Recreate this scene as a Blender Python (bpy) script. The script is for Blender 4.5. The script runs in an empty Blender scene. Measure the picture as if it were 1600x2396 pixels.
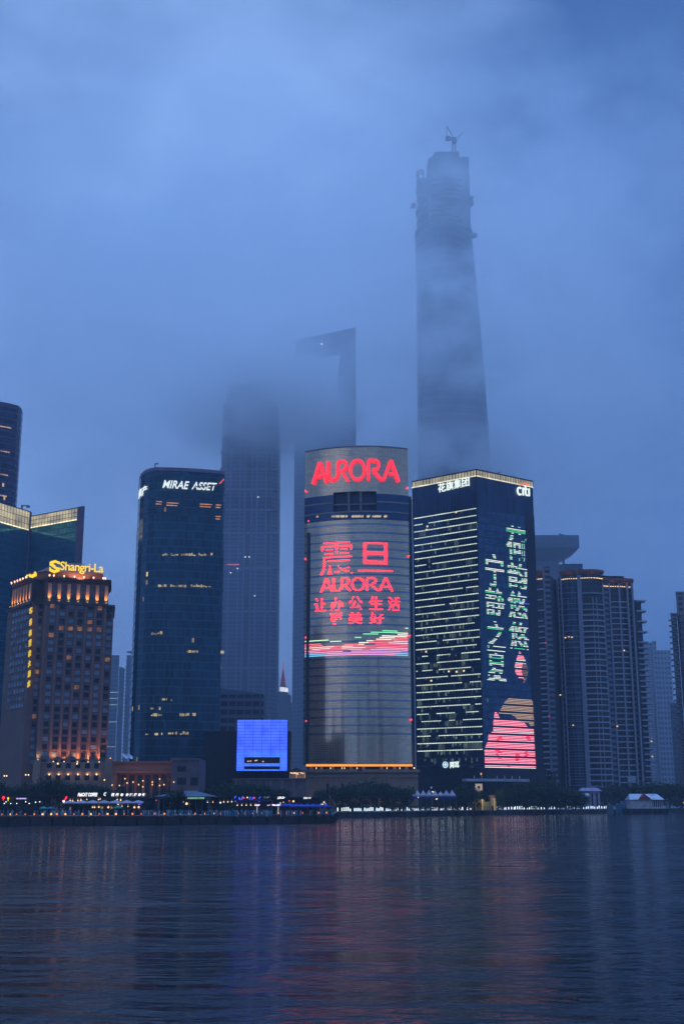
import bpy, math, random
from mathutils import Vector, Matrix
random.seed(7)
scene = bpy.context.scene
C = scene.collection
R = math.radians
# ---------------------------------------------------------------- camera
CAMZ, F, CX, CY, HOR = 6.8, 2800.0, 800.0, 1198.0, 1875.0
TH = math.atan((HOR - CY) / F)
cd = bpy.data.cameras.new("camera"); cam = bpy.data.objects.new("camera", cd); C.objects.link(cam)
cam.location = (0, 0, CAMZ); cam.rotation_euler = (math.pi / 2 + TH, 0, 0)
cd.sensor_fit = 'VERTICAL'; cd.sensor_height = 36; cd.sensor_width = 24; cd.lens = 36 * F / 2396
cd.clip_start = 0.5; cd.clip_end = 12000
scene.camera = cam
# ---------------------------------------------------------------- render
scene.view_settings.view_transform = 'Standard'; scene.view_settings.look = 'None'
scene.view_settings.exposure = 0.0; scene.view_settings.gamma = 1.0
cy = scene.cycles
cy.use_denoising = True
try: cy.denoiser = 'OPENIMAGEDENOISE'
except Exception: pass
cy.max_bounces = 14; cy.diffuse_bounces = 2; cy.glossy_bounces = 3; cy.transmission_bounces = 2; cy.volume_bounces = 10
cy.sample_clamp_indirect = 12.0; cy.sample_clamp_direct = 0; cy.use_adaptive_sampling = True; cy.adaptive_threshold = 0.015
cy.volume_step_rate = 1.0; cy.caustics_reflective = False; cy.caustics_refractive = False
# ---------------------------------------------------------------- node helper
class NT:
    def __init__(s, nt): s.t = nt; s.n = nt.nodes; s.l = nt.links
    def new(s, t, **k):
        n = s.n.new(t)
        for a, b in k.items(): setattr(n, a, b)
        return n
    def put(s, sock, v):
        if isinstance(v, bpy.types.NodeSocket): s.l.new(v, sock)
        elif v is not None:
            if isinstance(v, (tuple, list)) and sock.type == 'RGBA' and len(v) == 3: v = (*v, 1)
            sock.default_value = v
    def m(s, op, a, b=None, c=None, clamp=False):
        n = s.new('ShaderNodeMath', operation=op); n.use_clamp = clamp
        for i, v in enumerate((a, b, c)):
            if v is not None: s.put(n.inputs[i], v)
        return n.outputs[0]
    def mix(s, f, a, b, mode='MIX'):
        n = s.new('ShaderNodeMix', data_type='RGBA', blend_type=mode)
        s.put(n.inputs['Factor'], f); s.put(n.inputs[6], a); s.put(n.inputs[7], b)
        return n.outputs[2]
    def mixf(s, f, a, b):
        n = s.new('ShaderNodeMix', data_type='FLOAT')
        s.put(n.inputs['Factor'], f); s.put(n.inputs[2], a); s.put(n.inputs[3], b)
        return n.outputs[0]
    def xyz(s, x, y, z):
        n = s.new('ShaderNodeCombineXYZ')
        for i, v in enumerate((x, y, z)): s.put(n.inputs[i], v)
        return n.outputs[0]
    def sep(s, v):
        n = s.new('ShaderNodeSeparateXYZ'); s.l.new(v, n.inputs[0]); return n.outputs
    def noise(s, vec, scale=1, detail=3, rough=.55):
        n = s.new('ShaderNodeTexNoise'); s.put(n.inputs['Vector'], vec)
        n.inputs['Scale'].default_value = scale; n.inputs['Detail'].default_value = detail; n.inputs['Roughness'].default_value = rough
        return n.outputs[0]
    def white(s, vec):
        n = s.new('ShaderNodeTexWhiteNoise', noise_dimensions='3D'); s.put(n.inputs['Vector'], vec); return n.outputs
    def rng(s, v, a, b, c=0., d=1., smooth=False):
        n = s.new('ShaderNodeMapRange'); n.clamp = True
        if smooth: n.interpolation_type = 'SMOOTHSTEP'
        s.put(n.inputs[0], v)
        for i, q in enumerate((a, b, c, d)): n.inputs[i + 1].default_value = q
        return n.outputs[0]
# ---------------------------------------------------------------- world: blue hour under low cloud
SUN_EL, SUN_ROT = R(1.0), R(215)
w = bpy.data.worlds.new("World"); scene.world = w; w.use_nodes = True
t = NT(w.node_tree); t.n.clear()
out = t.new('ShaderNodeOutputWorld')
sky = t.new('ShaderNodeTexSky', sky_type='NISHITA'); sky.sun_disc = False
sky.sun_elevation = SUN_EL; sky.sun_rotation = SUN_ROT; sky.ozone_density = 6.0; sky.air_density = 1.2; sky.dust_density = 1.0
bg1 = t.new('ShaderNodeBackground'); t.put(bg1.inputs[0], sky.outputs[0]); bg1.inputs[1].default_value = 0.08
gen = t.new('ShaderNodeTexCoord').outputs['Generated']
x, y, z = t.sep(gen)
el = t.m('ARCSINE', z)
az = t.m('ARCTAN2', x, y)
cl = t.noise(t.xyz(t.m('MULTIPLY', az, 3.2), t.m('MULTIPLY', el, 6.0), 3.3), 1.3, 7, .52)
cl2 = t.noise(t.xyz(t.m('MULTIPLY', az, 1.4), t.m('MULTIPLY', el, 2.4), 9.1), 1.2, 3, .5)
g = t.m('ADD', t.m('MULTIPLY', cl, .75), t.m('MULTIPLY', cl2, .45))
# brighter cloud towards the left of the skyline, thinner and darker to the upper right
ex = t.m('ADD', az, .10); ey = t.m('SUBTRACT', el, .40)
d2 = t.m('ADD', t.m('MULTIPLY', t.m('MULTIPLY', ex, ex), 7.), t.m('MULTIPLY', t.m('MULTIPLY', ey, ey), 9.))
glow = t.m('POWER', 2.718, t.m('MULTIPLY', d2, -1.))
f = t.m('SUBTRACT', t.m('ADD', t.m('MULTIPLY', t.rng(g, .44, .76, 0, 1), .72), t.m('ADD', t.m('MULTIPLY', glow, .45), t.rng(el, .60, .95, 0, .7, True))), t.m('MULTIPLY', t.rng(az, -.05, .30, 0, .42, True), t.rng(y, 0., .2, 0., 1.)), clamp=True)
col = t.mix(t.rng(el, .7, 1.3, 0, .6, True), t.mix(f, (.042, .108, .300, 1), (.188, .325, .635, 1)), (.15, .33, .80, 1))
bg2 = t.new('ShaderNodeBackground'); t.put(bg2.inputs[0], col); t.put(bg2.inputs[1], t.m('ADD', t.rng(el, .75, 1.4, 1.04, 5.2, True), t.rng(y, -.3, .5, .25, .48, True)))  # overhead sky, out of view, brightened to light the cloud and haze
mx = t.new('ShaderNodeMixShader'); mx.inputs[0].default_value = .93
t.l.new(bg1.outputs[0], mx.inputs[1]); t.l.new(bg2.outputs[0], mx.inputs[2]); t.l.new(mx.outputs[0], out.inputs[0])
# ---------------------------------------------------------------- last daylight, spread by the cloud
sd = bpy.data.lights.new("sun", 'SUN'); sd.energy = 0.05; sd.angle = R(30); sd.color = (.85, .9, 1.0)
so = bpy.data.objects.new("sun", sd); C.objects.link(so)
so.rotation_euler = (R(75), 0, R(-35))
# ---------------------------------------------------------------- pixel <-> place
ct, st = math.cos(TH), math.sin(TH)
def ray(px, py): return Vector((px - CX, F * ct - (CY - py) * st, F * st + (CY - py) * ct))
def W(px, py, Y):
    d = ray(px, py); k = Y / d.y
    return Vector((d.x * k, Y, CAMZ + d.z * k))
def G(px, py, z):
    d = ray(px, py); k = (z - CAMZ) / d.z
    return Vector((d.x * k, d.y * k, z))
def hit(px, py, P, n):
    d = ray(px, py); o = Vector((0, 0, CAMZ)); k = (P - o).dot(n) / d.dot(n)
    return o + d * k
GZ = 2.6                      # ground level of the bank
# ---------------------------------------------------------------- mesh helper
class MB:
    def __init__(s): s.v = []; s.f = []; s.uv = []; s.mi = []; s.k = 0
    def face(s, pts, uv=None):
        i = len(s.v); s.v += [tuple(p) for p in pts]; s.f.append(tuple(range(i, i + len(pts))))
        s.uv.append(uv or [(p[0] + p[1], p[2]) for p in pts]); s.mi.append(s.k)
    def box(s, x0, x1, y0, y1, z0, z1):
        s.obox(Vector((x0, y0, z0)), Vector((x1 - x0, 0, 0)), Vector((0, y1 - y0, 0)), Vector((0, 0, z1 - z0)))
    def obox(s, o, a, b, c):
        o = Vector(o); a = Vector(a); b = Vector(b); c = Vector(c)
        if a.cross(b).dot(c) < 0: a, b = b, a
        la, lb, lc = a.length, b.length, c.length
        def q(p, e, f2, le, lf, u0=0, v0=0): s.face([p, p + e, p + e + f2, p + f2], [(u0, v0), (u0 + le, v0), (u0 + le, v0 + lf), (u0, v0 + lf)])
        q(o, b, a, lb, la); q(o + c, a, b, la, lb)
        q(o, a, c, la, lc); q(o + a, b, c, lb, lc, la); q(o + a + b, -a, c, la, lc, la + lb); q(o + b, -b, c, lb, lc, 2 * la + lb)
    def wall(s, pts, z0, z1, closed=True, u0=0, zt=None):
        """vertical wall round a plan (counter-clockwise seen from above = facing out); zt: own top per point"""
        n = len(pts); u = u0
        for i in range(n if closed else n - 1):
            a, b = pts[i], pts[(i + 1) % n]
            L = math.hypot(b[0] - a[0], b[1] - a[1])
            ta = zt[i] if zt else z1; tb = zt[(i + 1) % n] if zt else z1
            s.face([(a[0], a[1], z0), (b[0], b[1], z0), (b[0], b[1], tb), (a[0], a[1], ta)], [(u, z0), (u + L, z0), (u + L, tb), (u, ta)])
            u += L
    def cap(s, pts, z, up=True):
        p = [(a[0], a[1], z) for a in pts]
        s.face(p if up else p[::-1], [(a[0], a[1]) for a in (p if up else p[::-1])])
    def prism(s, pts, z0, z1, bottom=True):
        s.wall(pts, z0, z1); s.cap(pts, z1)
        if bottom: s.cap(pts, z0, False)
    def cyl(s, p, q, r0, r1=None, n=8, caps=True):
        p = Vector(p); q = Vector(q); r1 = r0 if r1 is None else r1
        d = (q - p).normalized(); a = d.orthogonal().normalized(); b = d.cross(a)
        A = [p + (a * math.cos(6.28318 * i / n) + b * math.sin(6.28318 * i / n)) * r0 for i in range(n)]
        B = [q + (a * math.cos(6.28318 * i / n) + b * math.sin(6.28318 * i / n)) * r1 for i in range(n)]
        for i in range(n): s.face([A[i], A[(i + 1) % n], B[(i + 1) % n], B[i]])
        if caps: s.face(A[::-1]); s.face(B)
    def ball(s, c, r, n=8, m=5, sz=1.):
        c = Vector(c)
        def p(i, j):
            a, b = 6.28318 * i / n, math.pi * j / m
            return c + Vector((r * math.sin(b) * math.cos(a), r * math.sin(b) * math.sin(a), -r * sz * math.cos(b)))
        for j in range(m):
            for i in range(n):
                q = [p(i, j), p(i + 1, j), p(i + 1, j + 1), p(i, j + 1)]
                if j == 0: q = [q[0], q[2], q[3]]
                elif j == m - 1: q = q[:3]
                s.face(q)
    def build(s, name, mat, parent=None, smooth=False):
        me = bpy.data.meshes.new(name); me.from_pydata(s.v, [], s.f)
        ul = me.uv_layers.new(name="UVMap"); k = 0
        flat = [c for fuv in s.uv for q in fuv for c in q]
        ul.data.foreach_set("uv", flat)
        for q in (mat if isinstance(mat, (list, tuple)) else [mat]): me.materials.append(q)
        if any(s.mi): me.polygons.foreach_set('material_index', s.mi)
        if smooth: me.polygons.foreach_set("use_smooth", [True] * len(me.polygons))
        me.update()
        o = bpy.data.objects.new(name, me); C.objects.link(o)
        if parent is not None: kid(o, parent)
        return o
def root_of(o):
    while o.parent: o = o.parent
    return o
def kid(o, p):
    o.parent = p
    o.matrix_parent_inverse = Matrix.Translation(-p.location) if p.type == 'EMPTY' else Matrix.Identity(4)
def each(b, name, mat, par):
    """every box, ball or bar added since the last call becomes a part of its own (8 verts: box of six quads)"""
    k = 0
    while k < len(b.f):
        c = MB(); c.v = b.v; c.f = b.f[k:k + 6]; c.uv = b.uv[k:k + 6]; c.mi = [0] * len(c.f); used = sorted({i for f in c.f for i in f}); m = {a: i for i, a in enumerate(used)}; c.v = [b.v[i] for i in used]; c.f = [tuple(m[i] for i in f) for f in c.f]; c.build(name, mat, par); k += 6
def tag(o, label=None, cat=None, group=None, kind=None):
    for k, v in (('label', label), ('category', cat), ('group', group), ('kind', kind)):
        if v: o[k] = v
    return o
def thing(name, label, cat, loc=(0, 0, 0), group=None):
    o = bpy.data.objects.new(name, None); C.objects.link(o); o.location = loc; o.empty_display_size = 1
    return tag(o, label, cat, group)
def dup(r, loc, rz=None, sc=None, label=None, group=None):
    n = r.copy(); C.objects.link(n); n.location = loc
    if rz is not None: n.rotation_euler = (0, 0, rz)
    if sc is not None: n.scale = sc if isinstance(sc, (tuple, Vector)) else (sc, sc, sc)
    if label: n['label'] = label
    if group: n['group'] = group
    for ch in list(r.children):
        c = ch.copy(); C.objects.link(c); c.parent = n
        for g2 in list(ch.children):
            d = g2.copy(); C.objects.link(d); d.parent = c
    return n
def glamp(name, kind, loc, target, energy, color, parent, spot=60, radius=.3, blend=.6):
    """a lamp's own light; without a target it is a spot turned inland to keep streaks off the water"""
    if target is None: target = Vector(loc) + Vector((0, 1, -.12)); spot = 140; blend = .5; radius = .4
    l = bpy.data.lights.new(name, 'SPOT'); l.energy = energy; l.color = color
    l.shadow_soft_size = radius; l.spot_size = R(spot); l.spot_blend = blend
    o = bpy.data.objects.new(name, l); C.objects.link(o); o.location = loc
    o.rotation_euler = (Vector(target) - Vector(loc)).to_track_quat('-Z', 'Y').to_euler()
    if parent is not None: kid(o, parent)
    return o
# ---------------------------------------------------------------- materials
MATS = {}
def M(name, col, rough=.6, metal=0., var=.25, vs=.3, spec=.4):
    if name in MATS: return MATS[name]
    m = bpy.data.materials.new(name); m.use_nodes = True; MATS[name] = m
    t = NT(m.node_tree); b = t.n['Principled BSDF']
    b.inputs['Roughness'].default_value = rough; b.inputs['Metallic'].default_value = metal; b.inputs['Specular IOR Level'].default_value = spec
    if var:
        v = t.new('ShaderNodeTexCoord').outputs['Object']
        f = t.noise(v, vs, 5, .6)
        k = [min(1, c * (1 + var)) for c in col]; d = [c * (1 - var) for c in col]
        t.put(b.inputs['Base Color'], t.mix(t.rng(f, .3, .7), (*d, 1), (*k, 1)))
    else: b.inputs['Base Color'].default_value = (*col, 1)
    return m
def E(name, col, s, flick=0., fs=1., base=(.05, .05, .05), sample=False):
    """a surface that gives off light; flick: strength varies from piece to piece"""
    if name in MATS: return MATS[name]
    m = bpy.data.materials.new(name); m.use_nodes = True; MATS[name] = m
    t = NT(m.node_tree); b = t.n['Principled BSDF']
    b.inputs['Base Color'].default_value = (*base, 1); b.inputs['Emission Color'].default_value = (*col, 1)
    b.inputs['Emission Strength'].default_value = s
    if flick:
        v = t.new('ShaderNodeTexCoord').outputs['Object']
        f = t.noise(v, fs, 2, .5)
        t.put(b.inputs['Emission Strength'], t.rng(f, .3, .7, s * (1 - flick), s * (1 + flick)))
    m.cycles.emission_sampling = 'AUTO' if sample else 'NONE'
    return m
def facade(name, glass, frame, bay, flr, mull=.1, slab=.25, metal=.0, rough=.12, lit=.1, lc1=(1, .7, .3), lc2=(.75, .9, 1), lits=1., seed=0., wob=.01, var=.35, frough=.5, u0=0., v0=0., spec=.5, hi=.95, lo=.4, clus=.5, smooth_v=0.):
    m = bpy.data.materials.new(name); m.use_nodes = True; MATS[name] = m
    t = NT(m.node_tree); b = t.n['Principled BSDF']
    uv = t.new('ShaderNodeTexCoord').outputs['UV']; u, v, _ = t.sep(uv)
    a = t.m('DIVIDE', t.m('SUBTRACT', u, u0), bay); c = t.m('DIVIDE', t.m('SUBTRACT', v, v0), flr)
    fa, fc = t.m('FRACT', a), t.m('FRACT', c); ia, ic = t.m('FLOOR', a), t.m('FLOOR', c)
    mm = t.m('MAXIMUM', t.m('LESS_THAN', fa, mull), t.m('LESS_THAN', fc, slab))
    wn = t.white(t.xyz(ia, ic, seed)); wr = t.new('ShaderNodeSeparateColor'); t.l.new(wn[1], wr.inputs[0])
    big = t.noise(t.xyz(t.m('MULTIPLY', ia, .16), t.m('MULTIPLY', ic, .83), seed), 1., 2, .5)
    wn2 = t.white(t.xyz(t.m('FLOOR', t.m('MULTIPLY', ia, .34)), ic, seed + 5.))
    gl = t.mix(wr.outputs[0], tuple(q * (1 - var) for q in glass), tuple(min(1, q * (1 + var)) for q in glass))
    gl = t.mix(t.rng(big, .35, .65), gl, t.mix(.5, gl, tuple(q * .6 for q in glass)))
    t.put(b.inputs['Base Color'], t.mix(mm, gl, frame))
    t.put(b.inputs['Roughness'], t.mixf(mm, rough, frough)); t.put(b.inputs['Metallic'], t.mixf(mm, metal, 0.))
    b.inputs['Specular IOR Level'].default_value = spec
    if lit > 0:
        pr = t.m('MULTIPLY', t.rng(big, clus - .04, clus + .16, .08, 3.), lit)
        on = t.m('LESS_THAN', t.mixf(.6, wn[0], wn2[0]), pr)
        band = t.m('MULTIPLY', t.m('GREATER_THAN', fc, lo), t.m('LESS_THAN', fc, hi))
        on = t.m('MULTIPLY', t.m('MULTIPLY', on, band), t.m('SUBTRACT', 1., mm))
        t.put(b.inputs['Emission Color'], t.mix(t.rng(wn2[0], .1, .9), lc1, lc2))
        t.put(b.inputs['Emission Strength'], t.m('MULTIPLY', on, t.rng(wr.outputs[1], 0, 1, .15 * lits, lits)))
    if wob:
        h = t.m('ADD', t.m('MULTIPLY', fa, t.m('SUBTRACT', wr.outputs[0], .5)), t.m('MULTIPLY', fc, t.m('SUBTRACT', wr.outputs[2], .5)))
        bp = t.new('ShaderNodeBump'); bp.inputs['Distance'].default_value = wob * bay; t.put(bp.inputs['Height'], h)
        t.l.new(bp.outputs[0], b.inputs['Normal'])
    m.cycles.emission_sampling = 'NONE'
    return m
# ---------------------------------------------------------------- lettering
def txt(s, off=0., ext=0.02, shear=0., sp=1.):
    c = bpy.data.curves.new("t", "FONT"); c.body = s; c.size = 1; c.extrude = ext; c.offset = off; c.shear = shear; c.resolution_u = 3; c.space_character = sp
    o = bpy.data.objects.new("t", c); C.objects.link(o)
    dg = bpy.context.evaluated_depsgraph_get(); dg.update()
    me = bpy.data.meshes.new_from_object(o.evaluated_get(dg))
    V = [v.co.copy() for v in me.vertices]; P = [tuple(p.vertices) for p in me.polygons]
    bpy.data.objects.remove(o); bpy.data.curves.remove(c); bpy.data.meshes.remove(me)
    return norm(V), P
def norm(V):
    x0, x1 = min(v.x for v in V), max(v.x for v in V); y0, y1 = min(v.y for v in V), max(v.y for v in V); z0 = min(v.z for v in V); z1 = max(v.z for v in V)
    return [Vector(((v.x - x0) / (x1 - x0), (v.y - y0) / (y1 - y0), (v.z - z0) / max(1e-6, z1 - z0))) for v in V]
def strokes(segs, wd):
    """2-D strokes of width wd -> (verts, quads), 0.5 deep"""
    V, P = [], []
    for pl in segs:
        L, Rr = [], []
        for i, p in enumerate(pl):
            a = Vector(pl[max(0, i - 1)]); b = Vector(pl[min(len(pl) - 1, i + 1)])
            d = (b - a).normalized(); n = Vector((-d.y, d.x)) * wd / 2
            L.append(Vector(p) + n); Rr.append(Vector(p) - n)
        k = len(V); n = len(pl)
        for zz in (0., 1.):
            V += [Vector((q.x, q.y, zz)) for q in L] + [Vector((q.x, q.y, zz)) for q in Rr]
        for i in range(n - 1):
            P.append((k + 2 * n + i, k + 3 * n + i, k + 3 * n + i + 1, k + 2 * n + i + 1))
            P.append((k + i + 1, k + i, k + 2 * n + i, k + 2 * n + i + 1))
            P.append((k + n + i, k + n + i + 1, k + 3 * n + i + 1, k + 3 * n + i))
        P.append((k, k + n, k + 3 * n, k + 2 * n)); P.append((k + n - 1, k + 3 * n - 1, k + 4 * n - 1, k + 2 * n - 1))
    return V, P
def sign(name, VP, place, mat, parent, label=None):
    """place(u, v, d) with u, v, d in 0..1 -> world point"""
    V, P = VP; b = MB(); b.v = [tuple(place(v.x, v.y, v.z)) for v in V]; b.f = list(P); b.uv = [[(0, 0)] * len(p) for p in P]
    o = b.build(name, mat, parent)
    if label: o['label'] = label
    return o
def rect(px0, py0, px1, py1, P, n, dep, slant=(0, 0), gap=.12):
    """place() for a sign on the plane P, n, spanning a pixel box; slant: rise of left and right end in pixels"""
    a = hit(px0, py1 + slant[0], P, n); b = hit(px1, py1 + slant[1], P, n); c2 = hit(px0, py0 + slant[0], P, n)
    ux = b - a; uy = Vector((0, 0, (c2 - a).z))
    return lambda u, v, d: a + ux * u + uy * v + n * (gap + dep * d)
def scan(V, P, y):
    """intervals of a filled flat shape (its faces) on the line v = y"""
    iv = []
    for p in P:
        q = [V[i] for i in p]; xs = []
        if max(a.y for a in q) - min(a.y for a in q) < 1e-6: continue
        for i in range(len(q)):
            a, b = q[i], q[(i + 1) % len(q)]
            if (a.y <= y) != (b.y <= y): xs.append(a.x + (b.x - a.x) * (y - a.y) / (b.y - a.y))
        if len(xs) >= 2: iv.append((min(xs), max(xs)))
    iv.sort(); o = []
    for a, b in iv:
        if o and a <= o[-1][1] + 1e-3: o[-1][1] = max(o[-1][1], b)
        else: o.append([a, b])
    return o
# ================================================================ the setting
def water_mat():
    m = bpy.data.materials.new("river water"); m.use_nodes = True
    t = NT(m.node_tree); b = t.n['Principled BSDF']
    b.inputs['Base Color'].default_value = (.002, .007, .014, 1); b.inputs['Roughness'].default_value = .09; b.inputs['IOR'].default_value = 1.33; b.inputs['Specular IOR Level'].default_value = .36
    p = t.new('ShaderNodeTexCoord').outputs['Object']; x, y, z = t.sep(p)
    warp = t.noise(t.xyz(t.m('MULTIPLY', x, .05), t.m('MULTIPLY', y, .05), 0), 1, 2)
    xx = t.m('ADD', x, t.m('MULTIPLY', warp, 9.)); yy = t.m('ADD', y, t.m('MULTIPLY', warp, 6.))
    n1 = t.noise(t.xyz(t.m('MULTIPLY', xx, .15), t.m('MULTIPLY', yy, .60), 1.), 1, 2, .5)
    n2 = t.noise(t.xyz(t.m('MULTIPLY', xx, .80), t.m('MULTIPLY', yy, 1.9), 5.), 1, 3, .5)
    n3 = t.noise(t.xyz(t.m('MULTIPLY', xx, .02), t.m('MULTIPLY', yy, .10), 8.), 1, 2, .5)
    n4 = t.noise(t.xyz(t.m('MULTIPLY', xx, .085), t.m('MULTIPLY', yy, .27), 3.), 1, 2, .45)
    gust = t.rng(t.noise(t.xyz(t.m('MULTIPLY', x, .012), t.m('MULTIPLY', y, .02), 2.), 1, 3), .35, .65, .55, 1.3)
    h = t.m('ADD', t.m('ADD', t.m('MULTIPLY', n1, 1.0), t.m('MULTIPLY', n2, .30)), t.m('ADD', t.m('MULTIPLY', n3, 2.4), t.m('MULTIPLY', n4, 1.7)))
    bp = t.new('ShaderNodeBump'); bp.inputs['Strength'].default_value = 1.0; bp.inputs['Distance'].default_value = WAVE
    t.put(bp.inputs['Height'], t.m('MULTIPLY', h, gust)); t.l.new(bp.outputs[0], b.inputs['Normal'])
    return m
WAVE = .85
b = MB(); b.face([(-2800, -180, 0), (2800, -180, 0), (2800, 2850, 0), (-2800, 2850, 0)])
tag(b.build("river_water", water_mat()), kind='structure')
wl = [G(-2200, 1936, 0), G(-300, 1935, 0), G(380, 1931, 0), G(778, 1926, 0)]          # the left quay
wr = [G(790, 1914, 0), G(1200, 1907, 0), G(1430, 1903, 0), G(1620, 1898.5, 0), G(1900, 1897, 0)]   # the right bank
shore = [Vector((-2750, wl[1].y, 0))] + wl[1:] + wr + [Vector((2750, wr[-1].y, 0))]
b = MB(); b.prism([(p.x, p.y + .6) for p in shore] + [(2750, 2800), (-2750, 2800)], -.8, GZ - .02)
b = MB(); b.box(-2750, 2750, -580, -12, -.8, GZ)
tag(b.build("near_bank_ground", M("bank paving", (.06, .06, .062), .8)), kind='structure')
dark_stone = M("dark quay stone", (.045, .045, .05), .8)
tag(b.build("riverbank_ground", M("bank paving", (.06, .06, .062), .8)), kind='structure')
def strip_wall(name, pts, label, z1, th=.6, cop=.14):
    r = thing(name, label, 'river wall', (pts[0].x, pts[0].y, 0))
    b = MB(); c = MB(); f = MB()
    for i in range(len(pts) - 1):
        p, q = Vector(pts[i]), Vector(pts[i + 1]); d = (q - p).normalized(); n = Vector((-d.y, d.x, 0))
        if i: p = p + d * .002
        p.z = q.z = -.6
        b.obox(p, q - p, n * th, Vector((0, 0, z1 + .6)))
        p2 = p - n * .15; p2.z = z1; c.obox(p2 + d * .01, (q - p) - d * .02, n * (th + .3), Vector((0, 0, cop)))
        k = 0.
        L = (q - p).length
        while k < L:      # fender piles along the wall
            o = p + d * k - n * .22; f.cyl((o.x, o.y, -.5), (o.x, o.y, z1 - .4), .2, n=6); k += 6.
    b.build("wall", dark_stone, r); c.build("coping", M("coping stone", (.10, .10, .10), .7), r); f.build("fender_pile", M("fender timber", (.02, .018, .016), .9), r)
strip_wall("quay_wall", [Vector((-2700, wl[1].y, 0))] + wl[1:], "low dark stone quay wall with timber fender piles under the orange lamps", GZ)
e = wl[-1]
strip_wall("quay_wall", [e + Vector((.01, .01, 0)), wr[0] + Vector((-.01, -.7, 0))], "short return of the quay wall where orange lamps give way to white ones", GZ)
strip_wall("river_wall", wr + [Vector((2700, wr[-1].y, 0))], "dark river wall receding to the right under a row of white light posts", 2.2)

# ================================================================ towers
def X(px, py, Y): return W(px, py, Y).x
def Z(py, Y): return W(CX, py, Y).z
def pt(px, py, Y): p = W(px, py, Y); return (p.x, p.y)
def out_n(a, b):       # outward normal of a front wall going left to right
    d = (Vector((b[0], b[1], 0)) - Vector((a[0], a[1], 0))).normalized(); return Vector((d.y, -d.x, 0))
def v3(p, z=0): return Vector((p[0], p[1], z))
roof_m = M("flat roof", (.05, .05, .055), .9)
conc = M("pale concrete", (.30, .30, .32), .75)
steel = M("grey steel", (.18, .19, .21), .5, .3)

# ---- far left tower, cropped by the frame
Yt = 760
P = [pt(-170, 945, 742), pt(-20, 950, 757), pt(20, 951, 763), pt(43, 957, 768), pt(51, 965, 775), pt(54, 970, 786), pt(54, 970, 830), pt(-170, 945, 830)]
r = thing("glass_tower", "tall dark blue round-cornered tower cut off by the left edge, glowing floor lines", "skyscraper", (*P[2], GZ))
zt = Z(953, 763)
b = MB(); b.wall(P, GZ, zt); b.cap(P, zt)
b.build("facade", facade("left tower glass", (.035, .045, .10), (.06, .06, .11), 1.5, 4.4, .12, .3, .35, .2, lit=.02, lits=.6, seed=3), r)
b = MB(); b.wall([(p[0], p[1]) for p in P], zt, zt + 3.0); b.build("parapet", M("parapet metal", (.10, .10, .16), .5), r)
for k, (py, s) in enumerate(((1001, .55), (1058, .45), (1112, .4), (1161, .5))):
    b = MB(); z = Z(py, 763)
    for i in range(1, 4):
        a, c = v3(P[i - 1]), v3(P[i]); n = out_n(a, c)
        if i == 3: c = a + (c - a) * .5
        N = max(2, int((c - a).length / 1.4))
        for j in range(N): b.obox(a + (c - a) * (j / N) + n * .05 + Vector((0, 0, z)), (c - a) / N * .8, n * .15, Vector((0, 0, .8)))
    b.build("floor_light", E("amber floor light %d" % k, (1, .62, .42), s, .5, .3), r)

# ---- twin tower with lit slanting crowns
A, K, B = pt(-90, 1150, 688), pt(73, 1204, 742), pt(197, 1185, 716)
r = thing("office_tower", "blue glass office block with two wings meeting in a notch under yellow-lit crowns", "office block", (*K, GZ))
zl, zr = Z(1199, 742), Z(1209, 742); bl, br = Z(1243, 742), Z(1237, 742)
gm = facade("teal curtain wall", (.04, .26, .36), (.03, .07, .12), 1.45, 3.9, .09, .16, .7, .12, lit=.006, lits=.8, lc1=(.8, .95, 1), seed=11)
bk = 60
b = MB(); b.wall([A, K], GZ, bl, closed=False); b.build("left_wing", gm, r)
pr = tuple(Vector(K) + (Vector(B) - Vector(K)) * .895)
b = MB(); b.wall([K, pr], GZ, br, closed=False); b.build("right_wing", gm, r)
b = MB(); p1 = v3(pr); p2 = v3(B); n = out_n(pr, B)
b.obox(p1 + n * .6 + Vector((0, 0, GZ)), p2 - p1, -n * 1.4, Vector((0, 0, zr - GZ + .5))); b.build("end_pier", M("mauve granite", (.13, .10, .15), .6), r)
b = MB(); b.obox(v3(K, GZ) + Vector((-.9, -1.1, 0)), (1.5, 0, 0), (0, 1.1, 0), (0, 0, zl - GZ)); b.build("corner_fin", M("mauve granite", (.13, .10, .15)), r)
b = MB(); Bb = pt(193, 1185, 716 + bk); Ab = (A[0], A[1] + bk + 40)
b.wall([B, Bb, Ab, A], GZ, br, closed=False); b.face([v3(A, br), v3(K, br), v3(B, br), v3(Bb, br), v3(Ab, br)]); b.build("rear_body", M("dark side cladding", (.05, .05, .08)), r)
crown_e = E("lit crown glass", (1, .82, .42), .42, .55, .12, base=(.2, .25, .25)); crown_b = E("crown lamp strip", (1, .86, .5), 1.5, .5, .25)
for a, c, z0, z1 in ((A, K, bl, zl), (K, pr, br, zr)):
    a, c = v3(a), v3(c); n = out_n(a, c); d = c - a; L = d.length
    b = MB(); b.obox(a + Vector((0, 0, z0 + .9)), d, -n * .5, Vector((0, 0, z1 - z0 - .9))); cr = b.build("lit_crown", crown_e, r)
    b = MB(); b.obox(a + n * .05 + Vector((0, 0, z0 + .1)), d, -n * .5, Vector((0, 0, .8))); b.build("lamp_strip", crown_b, cr)
    b = MB(); N = int(L / 2.6)
    for j in range(N + 1): b.obox(a + d * (j / N) * .995 + n * .14 + Vector((0, 0, z0)), d / L * .22, -n * .12, Vector((0, 0, z1 - z0)))
    for j in range(4): b.obox(a + n * .16 + Vector((0, 0, z0 + (z1 - z0) * j / 3 - .1)), d, -n * .12, Vector((0, 0, .25 if j < 3 else .6)))
    b.build("crown_frame", M("crown mullions", (.05, .06, .08)), cr)
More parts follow.
